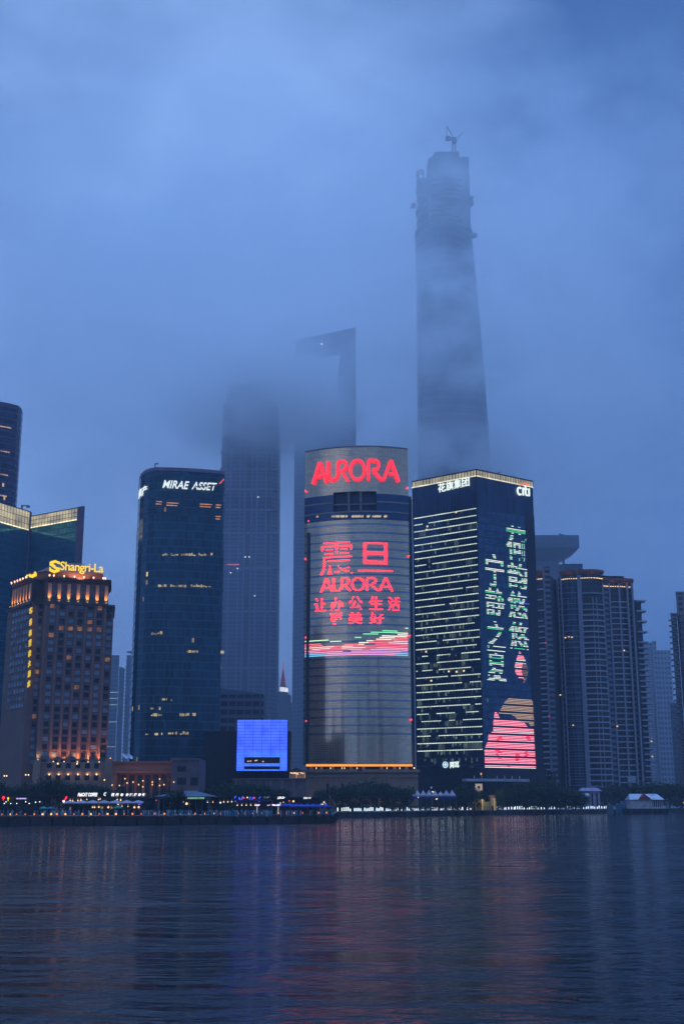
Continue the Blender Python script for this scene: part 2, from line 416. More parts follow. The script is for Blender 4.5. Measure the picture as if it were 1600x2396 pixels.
b = MB(); p = W(50, 1186, 745); b.obox(p + Vector((0, 0, -3)), (1, 0, 0), (0, 1, 0), (0, 0, 4)); b.obox(p + Vector((0, 0, .6)), (5, 0, 0), (0, .6, 0), (0, 0, .6)); b.obox(p + Vector((3.4, 0, -.4)), (2.2, 0, 0), (0, 1, 0), (0, 0, 1.2)); b.build("roof_crane", steel, r)

# ---- slim towers far behind, left of the round-cornered glass tower
def slim(name, label, px0, px1, py, Y, mat, extra=None, cat="high-rise"):
    a, c = pt(px0, py, Y), pt(px1, py, Y); P = [a, c, pt(px1, py, Y + 25), pt(px0, py, Y + 25)]
    r = thing(name, label, cat, (*a, GZ)); z = Z(py, Y)
    b = MB(); b.wall(P, GZ, z); b.build("facade", mat, r); b = MB(); b.prism([(p[0], p[1]) for p in P], z, z + 1.2); b.build("roof", roof_m, r)
    return r, P, z
fm1 = facade("far tower bands", (.03, .04, .09), (.08, .09, .15), 1.5, 4.0, .1, .35, .3, .2, lit=.02, lc1=(.8, 1, .95), lits=.8, seed=21)
r, P, z = slim("slim_tower", "hazy slim tower with stepped shoulder directly right of the brown hotel", 262, 280, 1536, 1150, fm1)
b = MB(); b.prism([(P[1][0], P[1][1] + 2), (P[1][0] + 2.2, P[1][1] + 2), (P[1][0] + 2.2, P[1][1] + 20), (P[1][0], P[1][1] + 20)], GZ, Z(1560, 1150)); b.build("shoulder", M("slim shoulder", (.07, .08, .13)), r)
b = MB(); n = Vector((0, -1, 0))
for py in (1621, 1635, 1650, 1690, 1748): b.obox(v3(P[0], Z(py, 1150)) + n * .1, v3(P[1]) - v3(P[0]), n * .2, (0, 0, .7))
b.build("floor_light", E("cool floor line", (.7, .95, 1), .35, .5, .2), r)
r, P, z = slim("balcony_tower", "hazy slim tower with disc roof and bumpy balconies, tucked against the round-cornered tower", 297, 330, 1536, 1180, facade("far flats", (.05, .06, .11), (.13, .14, .21), 2.2, 3.6, .3, .3, .1, .3, lit=.01, seed=23))
b = MB(); c = ((P[0][0] + P[1][0]) / 2 + 3, P[0][1] + 8); b.cyl((*c, z), (*c, z + 4), 6, 6, 14); b.cyl((*c, z + 4), (*c, z + 5.2), 8, 12, 18); b.build("disc_roof", M("disc roof", (.25, .17, .16)), r)
for k in range(28):
    zz = Z(1560, 1180) - k * 3.6
    b = MB(); b.cyl((P[0][0] + .4, P[0][1] + 3.5, zz), (P[0][0] + .4, P[0][1] + 3.5, zz + 1.2), 1.9, 1.9, 10); b.build("balcony", M("hazy balcony", (.14, .15, .2)), r)

# ---- round-cornered blue tower with italic white letters
P = [pt(326, 1113, 640), pt(327, 1110, 622), pt(331, 1105, 613), pt(340, 1099, 606.5), pt(352, 1095, 602.5), pt(366, 1093, 600.5)]
for i in range(1, 9):
    q = i / 8; P.append(tuple(Vector(pt(366, 1093, 600.5)).lerp(Vector(pt(519, 1105, 607.5)), q) + Vector((0, -1.4 * 4 * q * (1 - q)))))
P += [pt(525, 1106, 608.6), pt(528, 1107, 611), pt(528.5, 1108, 616), pt(526, 1108, 645), pt(326, 1113, 652)]
r = thing("glass_tower", "dark teal glass tower with rounded left corner, white italic letters near its top", "skyscraper", (*P[6], GZ))
zt = Z(1095, 601)
b = MB(); b.wall(P, GZ, zt - 1.5)
fl = (Z(1206, 602) - Z(1749, 602)) / 28
mir = facade("deep teal glazing", (.014, .075, .125), (.012, .055, .085), 1.25, fl, .10, .14, .30, .10, lit=.06, lc1=(1, .74, .32), lc2=(1, .95, .55), lits=.75, seed=31, v0=Z(1749, 602), wob=.012, var=.45, clus=.52)
b.build("facade", mir, r)
b = MB(); b.prism([(p[0], p[1] - .25) for p in P], zt - 1.5, zt + .3, False); b.build("roof_rim", M("mauve roof rim", (.20, .17, .25), .5), r)
for k in range(28):     # pale spandrels, one ring to a floor
    b = MB(); z = Z(1749, 602) + fl * k
    for i in range(len(P) - 3):
        a, c = v3(P[i]), v3(P[i + 1]); n = out_n(a, c); b.obox(a + Vector((0, 0, z)), c - a, n * .10, Vector((0, 0, .62)))
    b.build("spandrel_ring", M("teal spandrel glass", (.03, .12, .17), .22, .2, .15), r)
b = MB(); q = W(363, 1093, 606); b.cyl(q - Vector((0, 0, 2)), q + Vector((0, 0, 2)), .3, n=6); b.obox(q + Vector((0, 0, 1.6)), (1.6, 0, 0), (0, .5, 0), (0, 0, .6)); b.build("roof_crane", steel, r)
def mir_place(u, v, d):
    px = 380 + (507 - 380) * u; p0 = hit(px, 1140, v3(P[6]), out_n(P[6], P[13])); z0 = Z(1146, 603); z1 = Z(1128, 603)
    q = Vector((p0.x, p0.y, z0 + (z1 - z0) * v)); return q + out_n(P[6], P[13]) * (1.7 + .5 * d)
led_w = E("white letter light", (.85, .95, 1), 1.0)
fnt = txt("MIRAE", .014, .05, .28); sign("sign", fnt, lambda u, v, d: mir_place(u * .49, v, d), led_w, r, "white italic letters near the roof")
def ass(u, v, d): return mir_place(.535 + u * .465, v, d)
sign("sign", txt("ASSET", .014, .05, .28), ass, led_w, r, "white italic letters with a dark slash")
V, Pp = strokes([[(.10, .30), (.45, .42), (.75, .55), (1.02, .78)]], .09)
sign("sign_slash", (V, Pp), lambda u, v, d: mir_place(.535 + u * .465, v, d) + Vector((0, -.6, 0)), M("sign backing", (.01, .05, .09), .4), r)
V, Pp = strokes([[(0, 0), (.4, .28), (.75, .68), (1, 1)]], .25)
sign("sign_swoosh", (V, Pp), lambda u, v, d: mir_place(1.04 + u * .08, .95 + v * .65, d), E("red swoosh", (1, .12, .08), .8), r)
sgl = txt("资产", .0, .05)
pa, pb = v3(P[0]), v3(P[4])
def left_place(u, v, d):
    k = .42 + .5 * u; i = k * 4; j = min(3, int(i)); q = v3(P[j]).lerp(v3(P[j + 1]), i - j)
    z0 = Z(1162, 610); z1 = Z(1142, 610); return Vector((q.x, q.y, z0 + (z1 - z0) * v)) + out_n(P[j], P[j + 1]) * (.3 + .4 * d)
sign("sign", sgl, left_place, led_w, r, "two white characters wrapping round the left corner")
# a few meeting rooms lit in red-orange near the top
rm = E("warm ceiling lights", (1, .42, .2), .55, .5, .6)
for px0, px1, py in ((365, 379, 1176), (389, 418, 1179), (467, 496, 1182), (504, 517, 1184), (504, 516, 1211)):
    b = MB(); n = out_n(P[6], P[13]); a = hit(px0, py, v3(P[6]), n) + n * 1.62; c = hit(px1, py, v3(P[6]), n) + n * 1.62; c.z = a.z
    for j in range(2): b.obox(a + Vector((0, 0, -1.3 * j)), (c - a) * (1 - .1 * j), n * .08, Vector((0, 0, .45)))
    b.build("ceiling_light", rm, r)
row = E("office lights", (1, .78, .4), .34, .7, .35)
for px0, px1, py in ((380, 495, 1300.5), (362, 494, 1374), (352, 372, 1660), (335, 371, 1675), (420, 450, 1675), (340, 365, 1720), (377, 440, 1718), (437, 460, 1527), (502, 518, 1529), (379, 410, 1639), (350, 374, 1485)):
    b = MB(); n = out_n(P[6], P[13]); k = hit(px0, py, v3(P[6]), n); c = hit(px1, py, v3(P[6]), n); d = (c - k).normalized(); L = (c - k).length; q = 0
    while q < L:
        ll = random.uniform(.5, 2.2)
        if random.random() < .72: b.obox(k + d * q + n * 1.6 + Vector((0, 0, -random.uniform(0, .4))), d * ll * .8, n * .06, Vector((0, 0, random.uniform(.5, 1.5))))
        q += ll
    each(b, "lit_window", row, r)

# ---- stepped tower fading into the cloud
Y = 1090
r = thing("stepped_tower", "hazy violet-blue ribbed tower whose top vanishes into the cloud", "skyscraper", (*pt(582, 1100, Y), GZ))
zs = [GZ, Z(1560, Y), Z(1427, Y), Z(1326, Y), Z(1244, Y), Z(1190, Y), Z(1142, Y), Z(1095, Y), Z(1055, Y), Z(1020, Y), Z(990, Y), Z(965, Y), Z(945, Y), Z(920, Y), Z(898, Y)]
jl, jr = X(514, 1100, Y), X(651, 1100, Y); jc = (jl + jr) / 2; hw = (jr - jl) / 2
jm = facade("ribbed violet glass", (.045, .045, .10), (.11, .11, .19), 1.6, 3.9, .22, .28, .35, .25, lit=.01, lc1=(.8, .9, 1), lits=.8, seed=41, clus=.55)
ribm = M("metal ribs", (.17, .17, .26), .4, .3); ribd = M("dark recess", (.02, .02, .05), .4)
for i in range(len(zs) - 1):
    k = 1 - .005 * i if i < 12 else .94 - .09 * (i - 11)
    h = hw * k; c = h * .22; y0 = Y; dp = 2 * h
    Pg = [(jc - h, y0 + c), (jc - h + c * .5, y0 + c * .5), (jc - h + c, y0), (jc + h - c, y0), (jc + h - c * .5, y0 + c * .5), (jc + h, y0 + c), (jc + h, y0 + dp), (jc - h, y0 + dp)]
    b = MB(); b.wall(Pg, zs[i], zs[i + 1]); b.cap(Pg, zs[i + 1]); bo = b.build("tier", jm, r)
    b = MB()
    for q in (-.80, -.62, -.30, -.12, .12, .30, .62, .80): b.box(jc + h * q - .7, jc + h * q + .7, y0 - .9 if abs(q) < .7 else y0 + .5, y0 + (2 if abs(q) < .7 else 6), zs[i], zs[i + 1] + 1.2)
    b.build("rib", ribm, bo)
    b = MB(); b.box(jc - h * .06, jc + h * .06, y0 - .35, y0 + 1, zs[i], zs[i + 1]); b.box(jc + h * .66, jc + h * .74, y0 - .3, y0 + 1, zs[i], zs[i + 1]); each(b, "recess", ribd, bo)
    b = MB(); b.box(jc - h - .5, jc + h + .5, y0 - .6, y0 + 3, zs[i + 1] - 2.2, zs[i + 1] - .4); b.build("tier_band", ribm, bo)
b = MB(); b.cyl((jc, Y + hw, zs[-1]), (jc, Y + hw, zs[-1] + 40), 3, .3); b.build("spire", ribm, r)
b = MB(); b.box(X(530, 1321, Y), X(560, 1321, Y), Y - 1.2, Y - .9, Z(1323, Y), Z(1320, Y)); b.build("floor_light", E("red floor light", (1, .2, .25), .5, .5, .2), r)
b = MB()
for px, py in ((540, 1340), (574, 1303), (583, 1303), (556, 1330), (604, 1163), (596, 1394)): q = W(px, py, Y - 1.5); b = MB(); b.ball(q, .6, 6, 4); b.build("room_light", E("cool room light", (.85, .95, 1), 1.6), r)

# ---- tower with the trapezoid opening
Y = 1200
rt, lt = pt(832, 766, 1190), pt(691.5, 796, 1226)
r = thing("opening_tower", "slab tower with a trapezoid opening under its top beam, half lost in cloud", "skyscraper", (*rt, GZ))
sw = facade("pale blue slab glass", (.04, .07, .14), (.07, .10, .18), 2.0, 4.2, .08, .25, .5, .15, lit=.004, lits=.8, lc1=(.9, .95, 1), seed=51)
n = out_n(lt, rt); zt = Z(766, 1190); zb = hit(760, 945, v3(rt), n).z; zo = hit(798, 818, v3(rt), n).z
d = v3(rt) - v3(lt)
def fp(u, dep): q = (v3(lt) + d * u) * (1 + dep / 1200); return (q.x, q.y)
b = MB(); q = [fp(0, 0), fp(1, 0), fp(1, 60), fp(0, 60)]; q2 = [fp(0, 0), fp(1, 0), fp(1, 22), fp(0, 22)]
for i in range(4):
    j = (i + 1) % 4; L = (v3(q[j]) - v3(q[i])).length
    b.face([v3(q[i], GZ), v3(q[j], GZ), v3(q2[j], zb), v3(q2[i], zb)], [(0, GZ), (L, GZ), (L, zb), (0, zb)])
b.cap(q2, zb); b.build("shaft", sw, r)
def leg(u0b, u1b, u0t, u1t, z0, z1, nm):
    b = MB(); lo = [fp(u0b, 0), fp(u1b, 0), fp(u1b, 22), fp(u0b, 22)]; hi_ = [fp(u0t, 0), fp(u1t, 0), fp(u1t, 14), fp(u0t, 14)]
    for i in range(4):
        j = (i + 1) % 4; L = (v3(lo[j]) - v3(lo[i])).length
        b.face([v3(lo[i], z0), v3(lo[j], z0), v3(hi_[j], z1), v3(hi_[i], z1)], [(0, z0), (L, z0), (L, z1), (0, z1)])
    b.build(nm, sw, r)
leg(0, .28, 0, .20, zb, zo, "leg"); leg(.66, 1, .76, 1, zb, zo, "leg")
b = MB(); q = [fp(0, 0), fp(1, 0), fp(1, 14), fp(0, 14)]; b.wall(q, zo, zt); b.cap(q, zt); b.cap(q, zo, False); b.build("top_beam", sw, r)
b = MB(); p = hit(753, 805, v3(rt), n) + n * .6; b.ball(p, .9, 6, 4); b.build("beacon", E("cool beacon", (.9, .95, 1), 4), r)

# ---- unfinished supertall tower and its crane
Y = 1150
r = thing("supertall_tower", "tallest tower, twisted and unfinished, ragged floors near its misty top", "skyscraper", (*pt(1070, 1100, Y), GZ))
edge = [(1890, 990, 1212), (1100, 976.5, 1150), (860, 975, 1133), (655, 973, 1116), (545, 971, 1105), (524, 970.5, 1103)]
def st_ring(py):
    for i in range(len(edge) - 1):
        if edge[i][0] >= py >= edge[i + 1][0]:
            f = (edge[i][0] - py) / (edge[i][0] - edge[i + 1][0]); return edge[i][1] + (edge[i + 1][1] - edge[i][1]) * f, edge[i][2] + (edge[i + 1][2] - edge[i][2]) * f
    return (971 + (524 - py) * .02, 1103 - (524 - py) * .072)
NR = 40
def ring(z, py, k=1.):
    l, rr = st_ring(py); xl, xr = X(l, py, Y), X(rr, py, Y); cx = (xl + xr) / 2; Rr = (xr - xl) / 2; tw = z * .0042
    pts = []
    for i in range(NR):
        a = 6.28318 * i / NR; rad = 1 + .07 * math.cos(3 * (a - tw)) - (.08 if abs(((a - tw + 1.9) % 6.28318)) < .16 else 0); pts.append((math.cos(a) * rad, math.sin(a) * rad))
    x0, x1 = min(p[0] for p in pts), max(p[0] for p in pts)
    for _ in range(4):      # the silhouette, not the plan, follows the measured taper
        out_ = [(cx + Rr * k * (2 * (p[0] - x0) / (x1 - x0) - 1), Y + Rr + Rr * k * p[1], z) for p in pts]
        den = [(q[0] / q[1]) * Y for q in out_]; a0, a1 = min(den), max(den); cx += (xl + xr) / 2 - (a0 + a1) / 2; Rr *= (xr - xl) * k / (a1 - a0)
    return out_
pys = [1890] + list(range(1860, 530, -30)) + [524]
rings = [ring(Z(py, Y), py) for py in pys]
b = MB()
for A_, B_ in zip(rings[:-1], rings[1:]):
    for i in range(NR):
        j = (i + 1) % NR; L = (Vector(A_[i]) - Vector(A_[j])).length
        b.face([A_[i], A_[j], B_[j], B_[i]], [(i * 4.2, A_[i][2]), (i * 4.2 + 4.2, A_[j][2]), (i * 4.2 + 4.2, B_[j][2]), (i * 4.2, B_[i][2])])
b.face(rings[-1])
b.build("cladding", facade("twisted glass skin", (.035, .06, .11), (.08, .11, .17), 2.1, 9.0, .08, .16, .3, .2, lit=0, seed=61, var=.3), r)
b = MB()
zz = Z(524, Y)
k = 0
while zz < Z(405, Y):      # bare floor plates above the glass
    py = CY - F * math.tan(math.atan((zz - CAMZ) / Y) - TH); ja = random.uniform(.95, 1.035)
    q = ring(zz, py, ja); b.prism([(p[0], p[1]) for p in q], zz, zz + 1.6); zz += 6.0; k += 1
b.build("floor_plate", M("raw steel deck", (.07, .08, .10)), r)
b = MB(); cxx = sum(p[0] for p in q) / NR; z0 = Z(524, Y); z1 = Z(392, Y)
pc = [(999, 394), (1001, 387), (1008, 380), (1014, 375), (1024, 367), (1057, 366), (1072, 378), (1094, 384)]
bt = [W(px, py, Y + 18) for px, py in pc]
for i in range(len(bt) - 1):
    a, c = bt[i], bt[i + 1]; top = max(a.z, c.z)
    b.prism([(a.x, Y + 8), (c.x, Y + 8), (c.x, Y + 34), (a.x, Y + 34)], z0, top)
b.build("core", M("raw core concrete", (.08, .09, .11)), r)
b = MB()
for px, py, h in ((975, 402, 25), (979, 398, 8), (985, 396, 6), (990, 398, 12), (1029, 367, 16), (1033, 362, 11), (1044, 360, 10), (1049, 362, 14), (1080, 384, 8), (1089, 382, 5)):
    p = W(px, py, Y + 15); b.box(p.x - .8, p.x + .8, Y + 14, Y + 16, p.z - h, p.z)
p = W(976, 404, Y + 15); b.box(p.x - .6, p.x + 10, Y + 10, Y + 24, Z(450, Y), p.z - 9)
each(b, "scaffold_post", M("scaffolding", (.09, .10, .12)), r)
for px, py in ((1100, 466), (1101, 478), (967, 482), (1109, 552)):
    p = W(px, py, Y + 20); b = MB(); b.box(p.x - 2.8, p.x + 2.4, Y + 16, Y + 24, p.z - .8, p.z + .6); b.box(p.x - 1, p.x + 3, Y + 17, Y + 22, p.z + .6, p.z + 2.4); b.build("work_platform", M("scaffolding", (.09, .10, .12)), r)
def bar(b, p, q, rr): b.cyl(p, q, rr, n=4)
base = W(1062, 388, Y + 16)
r = thing("tower_crane", "luffing tower crane with upright jib on top of the tallest unfinished tower", "crane", base)
ms = M("crane steel", (.08, .09, .11), .5)
b = MB(); t1 = W(1062, 334, Y + 16); hh = (t1.z - base.z)
for sx in (-1.8, 1.8):
    for sy in (-1.8, 1.8): bar(b, base + Vector((sx, sy, 0)), base + Vector((sx, sy, hh)), .5)
N = 8
for k in range(N + 1):
    z = hh * k / N
    bar(b, base + Vector((-1.8, -1.8, z)), base + Vector((1.8, -1.8, z)), .3)
    if k < N: bar(b, base + Vector((-1.8 if k % 2 else 1.8, -1.8, z)), base + Vector((1.8 if k % 2 else -1.8, -1.8, z + hh / N)), .25)
b.build("mast", ms, r)
b = MB(); b.obox(t1 + Vector((-2.4, -2.4, 0)), (5, 0, 0), (0, 5, 0), (0, 0, 3.5)); c1 = W(1043, 324, Y + 16); b.obox(c1 + Vector((0, -1.5, -1.5)), (t1.x - c1.x + 2, 0, 0), (0, 3, 0), (0, 0, 2.2)); b.build("slewing_deck", ms, r)
b = MB(); b.obox(c1 + Vector((-.5, -1.8, -2.4)), (5, 0, 0), (0, 3.6, 0), (0, 0, 4.4)); b.build("counterweight", ms, r)
top = W(1045.5, 295, Y + 16); ja_ = W(1044, 321, Y + 16); jb = W(1059, 320, Y + 16)
b = MB(); bar(b, ja_, top, .55); bar(b, jb, top, .55); b.build("a_frame", ms, r)
b = MB(); jt = W(1082, 311, Y + 4); p0 = W(1066, 328, Y + 12); bar(b, p0, jt, .22); bar(b, p0 + Vector((0, 0, 2)), jt, .16); bar(b, top, jt, .10); b.build("jib", ms, r)
# ---- brown hotel with yellow letters
brown = M("brown hotel granite", (.20, .12, .105), .75, var=.12, vs=.12)
brown_d = M("dark brown trim", (.10, .065, .065), .7)
cream = M("cream pilaster", (.42, .30, .20), .7, var=.1)
L0, c1, c2 = pt(20, 1418, 545), pt(76, 1410, 520.5), pt(104, 1410, 522.2)
c3, c4 = pt(106, 1409, 519.8), pt(251, 1412, 528)
c5, R0 = pt(252.5, 1406, 530.5), pt(268, 1402, 531.5)
nf = out_n(c3, c4); nl = out_n(L0, c1)
H = thing("hotel", "brown stone hotel tower with yellow rooftop letters and glowing columns under the roof", "hotel", (*c3, GZ))
zb = Z(1408, 520); zc = Z(1356, 520)
P = [L0, c1, c2, c3, c4, c5, R0, pt(266, 1402, 562), pt(22, 1418, 575)]
b = MB(); b.wall(P, GZ, zb); b.cap(P, zb); b.build("wall", brown, H)
def inset(a, c, ka, kc): a, c = Vector(a), Vector(c); return tuple(a.lerp(c, ka)), tuple(a.lerp(c, kc))
ll, lr = pt(31, 1390, 541), pt(75, 1372, 523)
fl_, fr_ = pt(109, 1370, 521.5), pt(255, 1375, 530)
cc = pt(100, 1370, 526)
CP = [ll, lr, (lr[0] + 1.6, lr[1] + 2.5), (cc[0], cc[1] + .5), fl_, fr_, pt(254, 1375, 554), pt(33, 1390, 565)]
b = MB(); b.wall(CP, zb, zc); b.cap(CP, zc); b.build("top_storey", brown_d, H)
def grow(Pg, k):
    cx = sum(p[0] for p in Pg) / len(Pg); cy_ = sum(p[1] for p in Pg) / len(Pg)
    return [(p[0] + (k if p[0] > cx else -k), p[1] + (k if p[1] > cy_ else -k)) for p in Pg]
b = MB(); b.prism(grow(CP, .9), zc, zc + .7); b.prism(grow(CP, 1.3), zc + .702, zc + 1.4); b.prism(grow(CP, .35), zc - 1.2, zc - .5); b.build("cornice", brown_d, H)
b = MB(); b.prism(grow(P, .7), zb - .9, zb + .3); b.build("ledge", brown_d, H)
# roof: a plain upright block, then hipped slopes
za = Z(1334, 522); zt = Z(1304, 528)
RB = [pt(80, 1345, 530), pt(112, 1343, 525), pt(241, 1345, 533), pt(240, 1345, 560), pt(82, 1345, 560)]
b = MB(); b.wall(RB, zc + 1.402, za); b.build("roof_base", M("rust roof wall", (.16, .075, .05), .6), H)
tp = [pt(134, 1303, 543), pt(138, 1303, 541), pt(193, 1305, 543), (pt(193, 1305, 543)[0], 553), (pt(134, 1303, 543)[0], 553)]
b = MB()
for i in range(5): j = (i + 1) % 5; b.face([v3(RB[i], za), v3(RB[j], za), v3(tp[j], zt), v3(tp[i], zt)])
b.face([v3(p, zt) for p in tp]); b.build("roof", M("rust tiled roof", (.17, .08, .055), .6), H)
b = MB(); b.prism(grow(RB, .3), za - .3, za + .3, True)
for k in range(5): q = v3(RB[2], za) + Vector((-1 - k * 2.4, .6, .3)); b.cyl(q, q + Vector((0, 0, 2)), .12, n=5)
b.obox(v3(RB[2], za + 2.1) + Vector((-11, .5, 0)), (10.4, 0, 0), (0, .2, 0), (0, 0, .2)); b.build("roof_rail", brown_d, H)
yel = E("yellow letter light", (1, .66, .015), 1.15)
nrb = out_n(RB[1], RB[2])
pl = rect(140, 1318, 241, 1344, v3(RB[1]), nrb, .6, slant=(-3, 3), gap=1.0)
S = txt("Shangri-La", .006, .04, 0, .92)
sign("sign", S, pl, yel, H, "yellow rooftop letters")
# shield with an S of two wedges
pl = rect(115, 1312, 139, 1343, v3(RB[1]), nrb, .6, slant=(-1, 0), gap=1.0)
def poly(pts, d0=0., d1=1.):
    n = len(pts); V = [Vector((x, y, d0)) for x, y in pts] + [Vector((x, y, d1)) for x, y in pts]
    Pp = [tuple(range(n, 2 * n))] + [((i + 1) % n, i, n + i, n + (i + 1) % n)[::-1] for i in range(n)]
    return V, Pp
def join(*vp):
    V, Pp = [], []
    for a, c in vp: k = len(V); V += a; Pp += [tuple(i + k for i in q) for q in c]
    return V, Pp
shield = join(poly([(0, .56), (0, .86), (.5, 1), (1, .86), (1, .70), (.55, .80), (.30, .70), (.62, .56)]), poly([(.16, .54), (.40, .56), (.95, .40), (.62, .30)]),
              poly([(0, .46), (0, .16), (.5, 0), (1, .16), (1, .44), (.42, .44), (.72, .30), (.5, .22), (.2, .30), (.06, .46)]))
sign("emblem", shield, pl, yel, H)
nl2 = out_n(ll, lr)
pq = rect(71, 1340, 88, 1356, v3((RB[0][0] - 1.4, RB[0][1])), nl2, .4, slant=(4, -4), gap=.3)
sign("sign", txt("Shangri-La", .0, .04), pq, yel, H, "small yellow letters on the left slope of the roof")
pq = rect(64, 1345, 69, 1359, v3((RB[0][0] - 1.4, RB[0][1])), nl2, .4, slant=(1, -1), gap=.3)
sign("emblem", shield, pq, yel, H)
ye2 = E("yellow vertical letters", (1, .66, .02), .75)
for i, (ch, py) in enumerate((("S", 1429), ("香", 1456), ("格", 1481), ("里", 1504.5), ("拉", 1529), ("大", 1553), ("酒", 1577), ("店", 1600))):
    px = 76 - 4.6 * i / 7 - .8
    pq = rect(px - 2.6, py - 7, px + 2.6, py + 7, v3(c1), nl, .5, slant=(2.2, -2.2), gap=.25)
    sign("emblem" if i == 0 else "letter", shield if i == 0 else txt(ch, .0, .05), pq, ye2, H)
# glowing pilasters: a real lamp at the foot of each
lampm = E("uplight lens", (1, .5, .1), 1.5, sample=False); pinkl = E("cornice bulb", (1, .5, .3), 2.4)
PIL = []
def pilaster(q, n, d, wd, z0, z1, pw, nm="pilaster"):
    b = MB(); b.obox(q - d * wd / 2 + Vector((0, 0, z0)), d * wd, n * .55, Vector((0, 0, z1 - z0))); o = b.build(nm, cream, H)
    b = MB(); f = q + n * 1.5 + Vector((0, 0, z0 + .25)); b.cyl(f, f + Vector((0, 0, .3)), .18, .24, 6); b.build("uplight", lampm, o)
    glamp("uplight", 'SPOT', f + Vector((0, 0, .35)), q + n * .5 + Vector((0, 0, z0 + 3.0)), pw, (1, .36, .02), H, 60, .15, 1.)
for px in (115.4, 138, 160.4, 182.6, 204.3, 226.8, 248.2):
    q = hit(px, 1412, v3(fl_), out_n(fl_, fr_)); q.z = 0
    pilaster(q, out_n(fl_, fr_), (v3(fr_) - v3(fl_)).normalized(), 1.5, zb + .35, zc - 1.25, 2000)
for px in (32.5, 38, 44, 50.5, 57.5, 64, 71.5):
    q = hit(px, 1412, v3(ll), nl2); q.z = 0
    pilaster(q, nl2, (v3(lr) - v3(ll)).normalized(), 1.5, zb + .35, zc - 1.25, 1700)
for px, py in ((116, 1352.5), (126, 1355), (150, 1357), (174, 1358), (196, 1360), (218.5, 1361), (241, 1362.5), (246, 1360)):
    p = hit(px, py, v3(fl_), out_n(fl_, fr_)) + out_n(fl_, fr_) * 1.2; b = MB(); b.cyl((p.x, p.y, zc + 1.4), (p.x, p.y, zc + 1.8), .2, n=6); b.ball((p.x, p.y, zc + 2.1), .42, 7, 5); b.build("cornice_lamp", pinkl, H)
for px, py in ((33, 1376), (40.5, 1373), (47, 1370), (53.5, 1367), (60, 1363), (67, 1360)):
    p = hit(px, py, v3(ll), nl2) + nl2 * 1.2; b = MB(); b.cyl((p.x, p.y, zc + 1.4), (p.x, p.y, zc + 1.8), .2, n=6); b.ball((p.x, p.y, zc + 2.1), .40, 7, 5); b.build("cornice_lamp", pinkl, H)
glw = glamp("roof_wash", 'SPOT', v3(RB[1], zc + 2) + nrb * 3 + Vector((14, 0, 0)), v3(RB[1], za + 3) + Vector((14, 4, 0)), 9000, (1, .42, .2), H, 140, .4)
# top-storey glazing between the pilasters
b = MB(); dF = (v3(fr_) - v3(fl_)); 
for k in range(6):
    for z0, z1 in ((zb + 2.2, zb + 4.6), (zb + 5.2, zb + 7.0), (zb + 7.4, zb + 9.0)):
        q = v3(fl_) + dF * ((k + .32) / 6.55) + out_n(fl_, fr_) * .03; b.obox(q + Vector((0, 0, z0)), dF * .105, out_n(fl_, fr_) * .06, Vector((0, 0, z1 - z0)))
b.build("glazing", M("teal hotel glass", (.05, .10, .14), .15, .3, .3), H)
# windows
wm = [M("curtained window", (.17, .24, .30), .25, 0, .2, .15), M("dark window", (.012, .018, .035), .15), E("lit hotel window", (1, .42, .15), .16, .7, .35)]
items = []
ts = (Z(1423, 521) - Z(1788, 521)) / 21
colsF = [125, 148, 168.8, 190.5, 213, 235]
lit_at = {(0, 0), (5, 0), (1, 3), (2, 3), (3, 3), (4, 3), (5, 3), (0, 4), (2, 7), (3, 11), (4, 2), (6, 7)}
for rI in range(22):
    z = Z(1788, 521) + ts * (21 - rI)
    for cI, px in enumerate(colsF + [258]):
        base_, n = (v3(c3), nf) if cI < 6 else (v3(c5), out_n(c5, R0))
        q = hit(px - .7, 1423, base_, n); q.z = z
        k = 2 if (cI, rI) in lit_at else (0 if random.random() < .42 else 1)
        items.append((q, (v3(c4) - v3(c3)).normalized(), n, 2.1, 1.85, k))
    q = hit(96, 1423, v3(c1), out_n(c1, c2)); q.z = z; items.append((q, (v3(c2) - v3(c1)).normalized(), out_n(c1, c2), 1.6, 1.85, 2 if rI in (9, 15) else (0 if random.random() < .5 else 1)))
for rI in range(14):
    for px in (35, 41.4, 48, 54.4, 61, 67.3):
        q = hit(px, 1415, v3(c1), nl); q.z = Z(1430, 521) - ts * rI; items.append((q, (v3(c1) - v3(L0)).normalized(), nl, 1.9, 1.85, 0 if random.random() < .8 else 1))
rest = MB()
fr_b = MB()
for i, (q, d, n, w_, h_, k) in enumerate(items):
    fr_b.obox(q - d * (w_ / 2 + .25) + n * .02 + Vector((0, 0, -.25)), d * (w_ + .5), n * .09, Vector((0, 0, .22)))
    fr_b.obox(q - d * (w_ / 2 + .15) + n * .02 + Vector((0, 0, h_ + .02)), d * (w_ + .3), n * .12, Vector((0, 0, .18)))
    o0 = q - d * w_ / 2 + n * .02
    if i < 100:
        b = MB(); b.obox(o0, d * w_, n * .05, Vector((0, 0, h_))); b.build("window", wm[k], H)
    else: rest.k = k; rest.obox(o0, d * w_, n * .05, Vector((0, 0, h_)))
tag(rest.build("window", wm, H), kind='stuff')
fr_b.build("window_trim", brown_d, H)
# shallow vertical piers between the window columns
b = MB(); dd = (v3(c4) - v3(c3)).normalized()
for px in (108, 136.8, 158.5, 179.7, 201.8, 224, 247.5):
    q = hit(px, 1423, v3(c3), nf); q.z = GZ; b.obox(q - dd * .45 + n * 0, dd * .9, nf * .35, Vector((0, 0, zb - 1 - GZ)))
b.build("pier", M("brown pier granite", (.24, .145, .125), .75, var=.12, vs=.12), H)
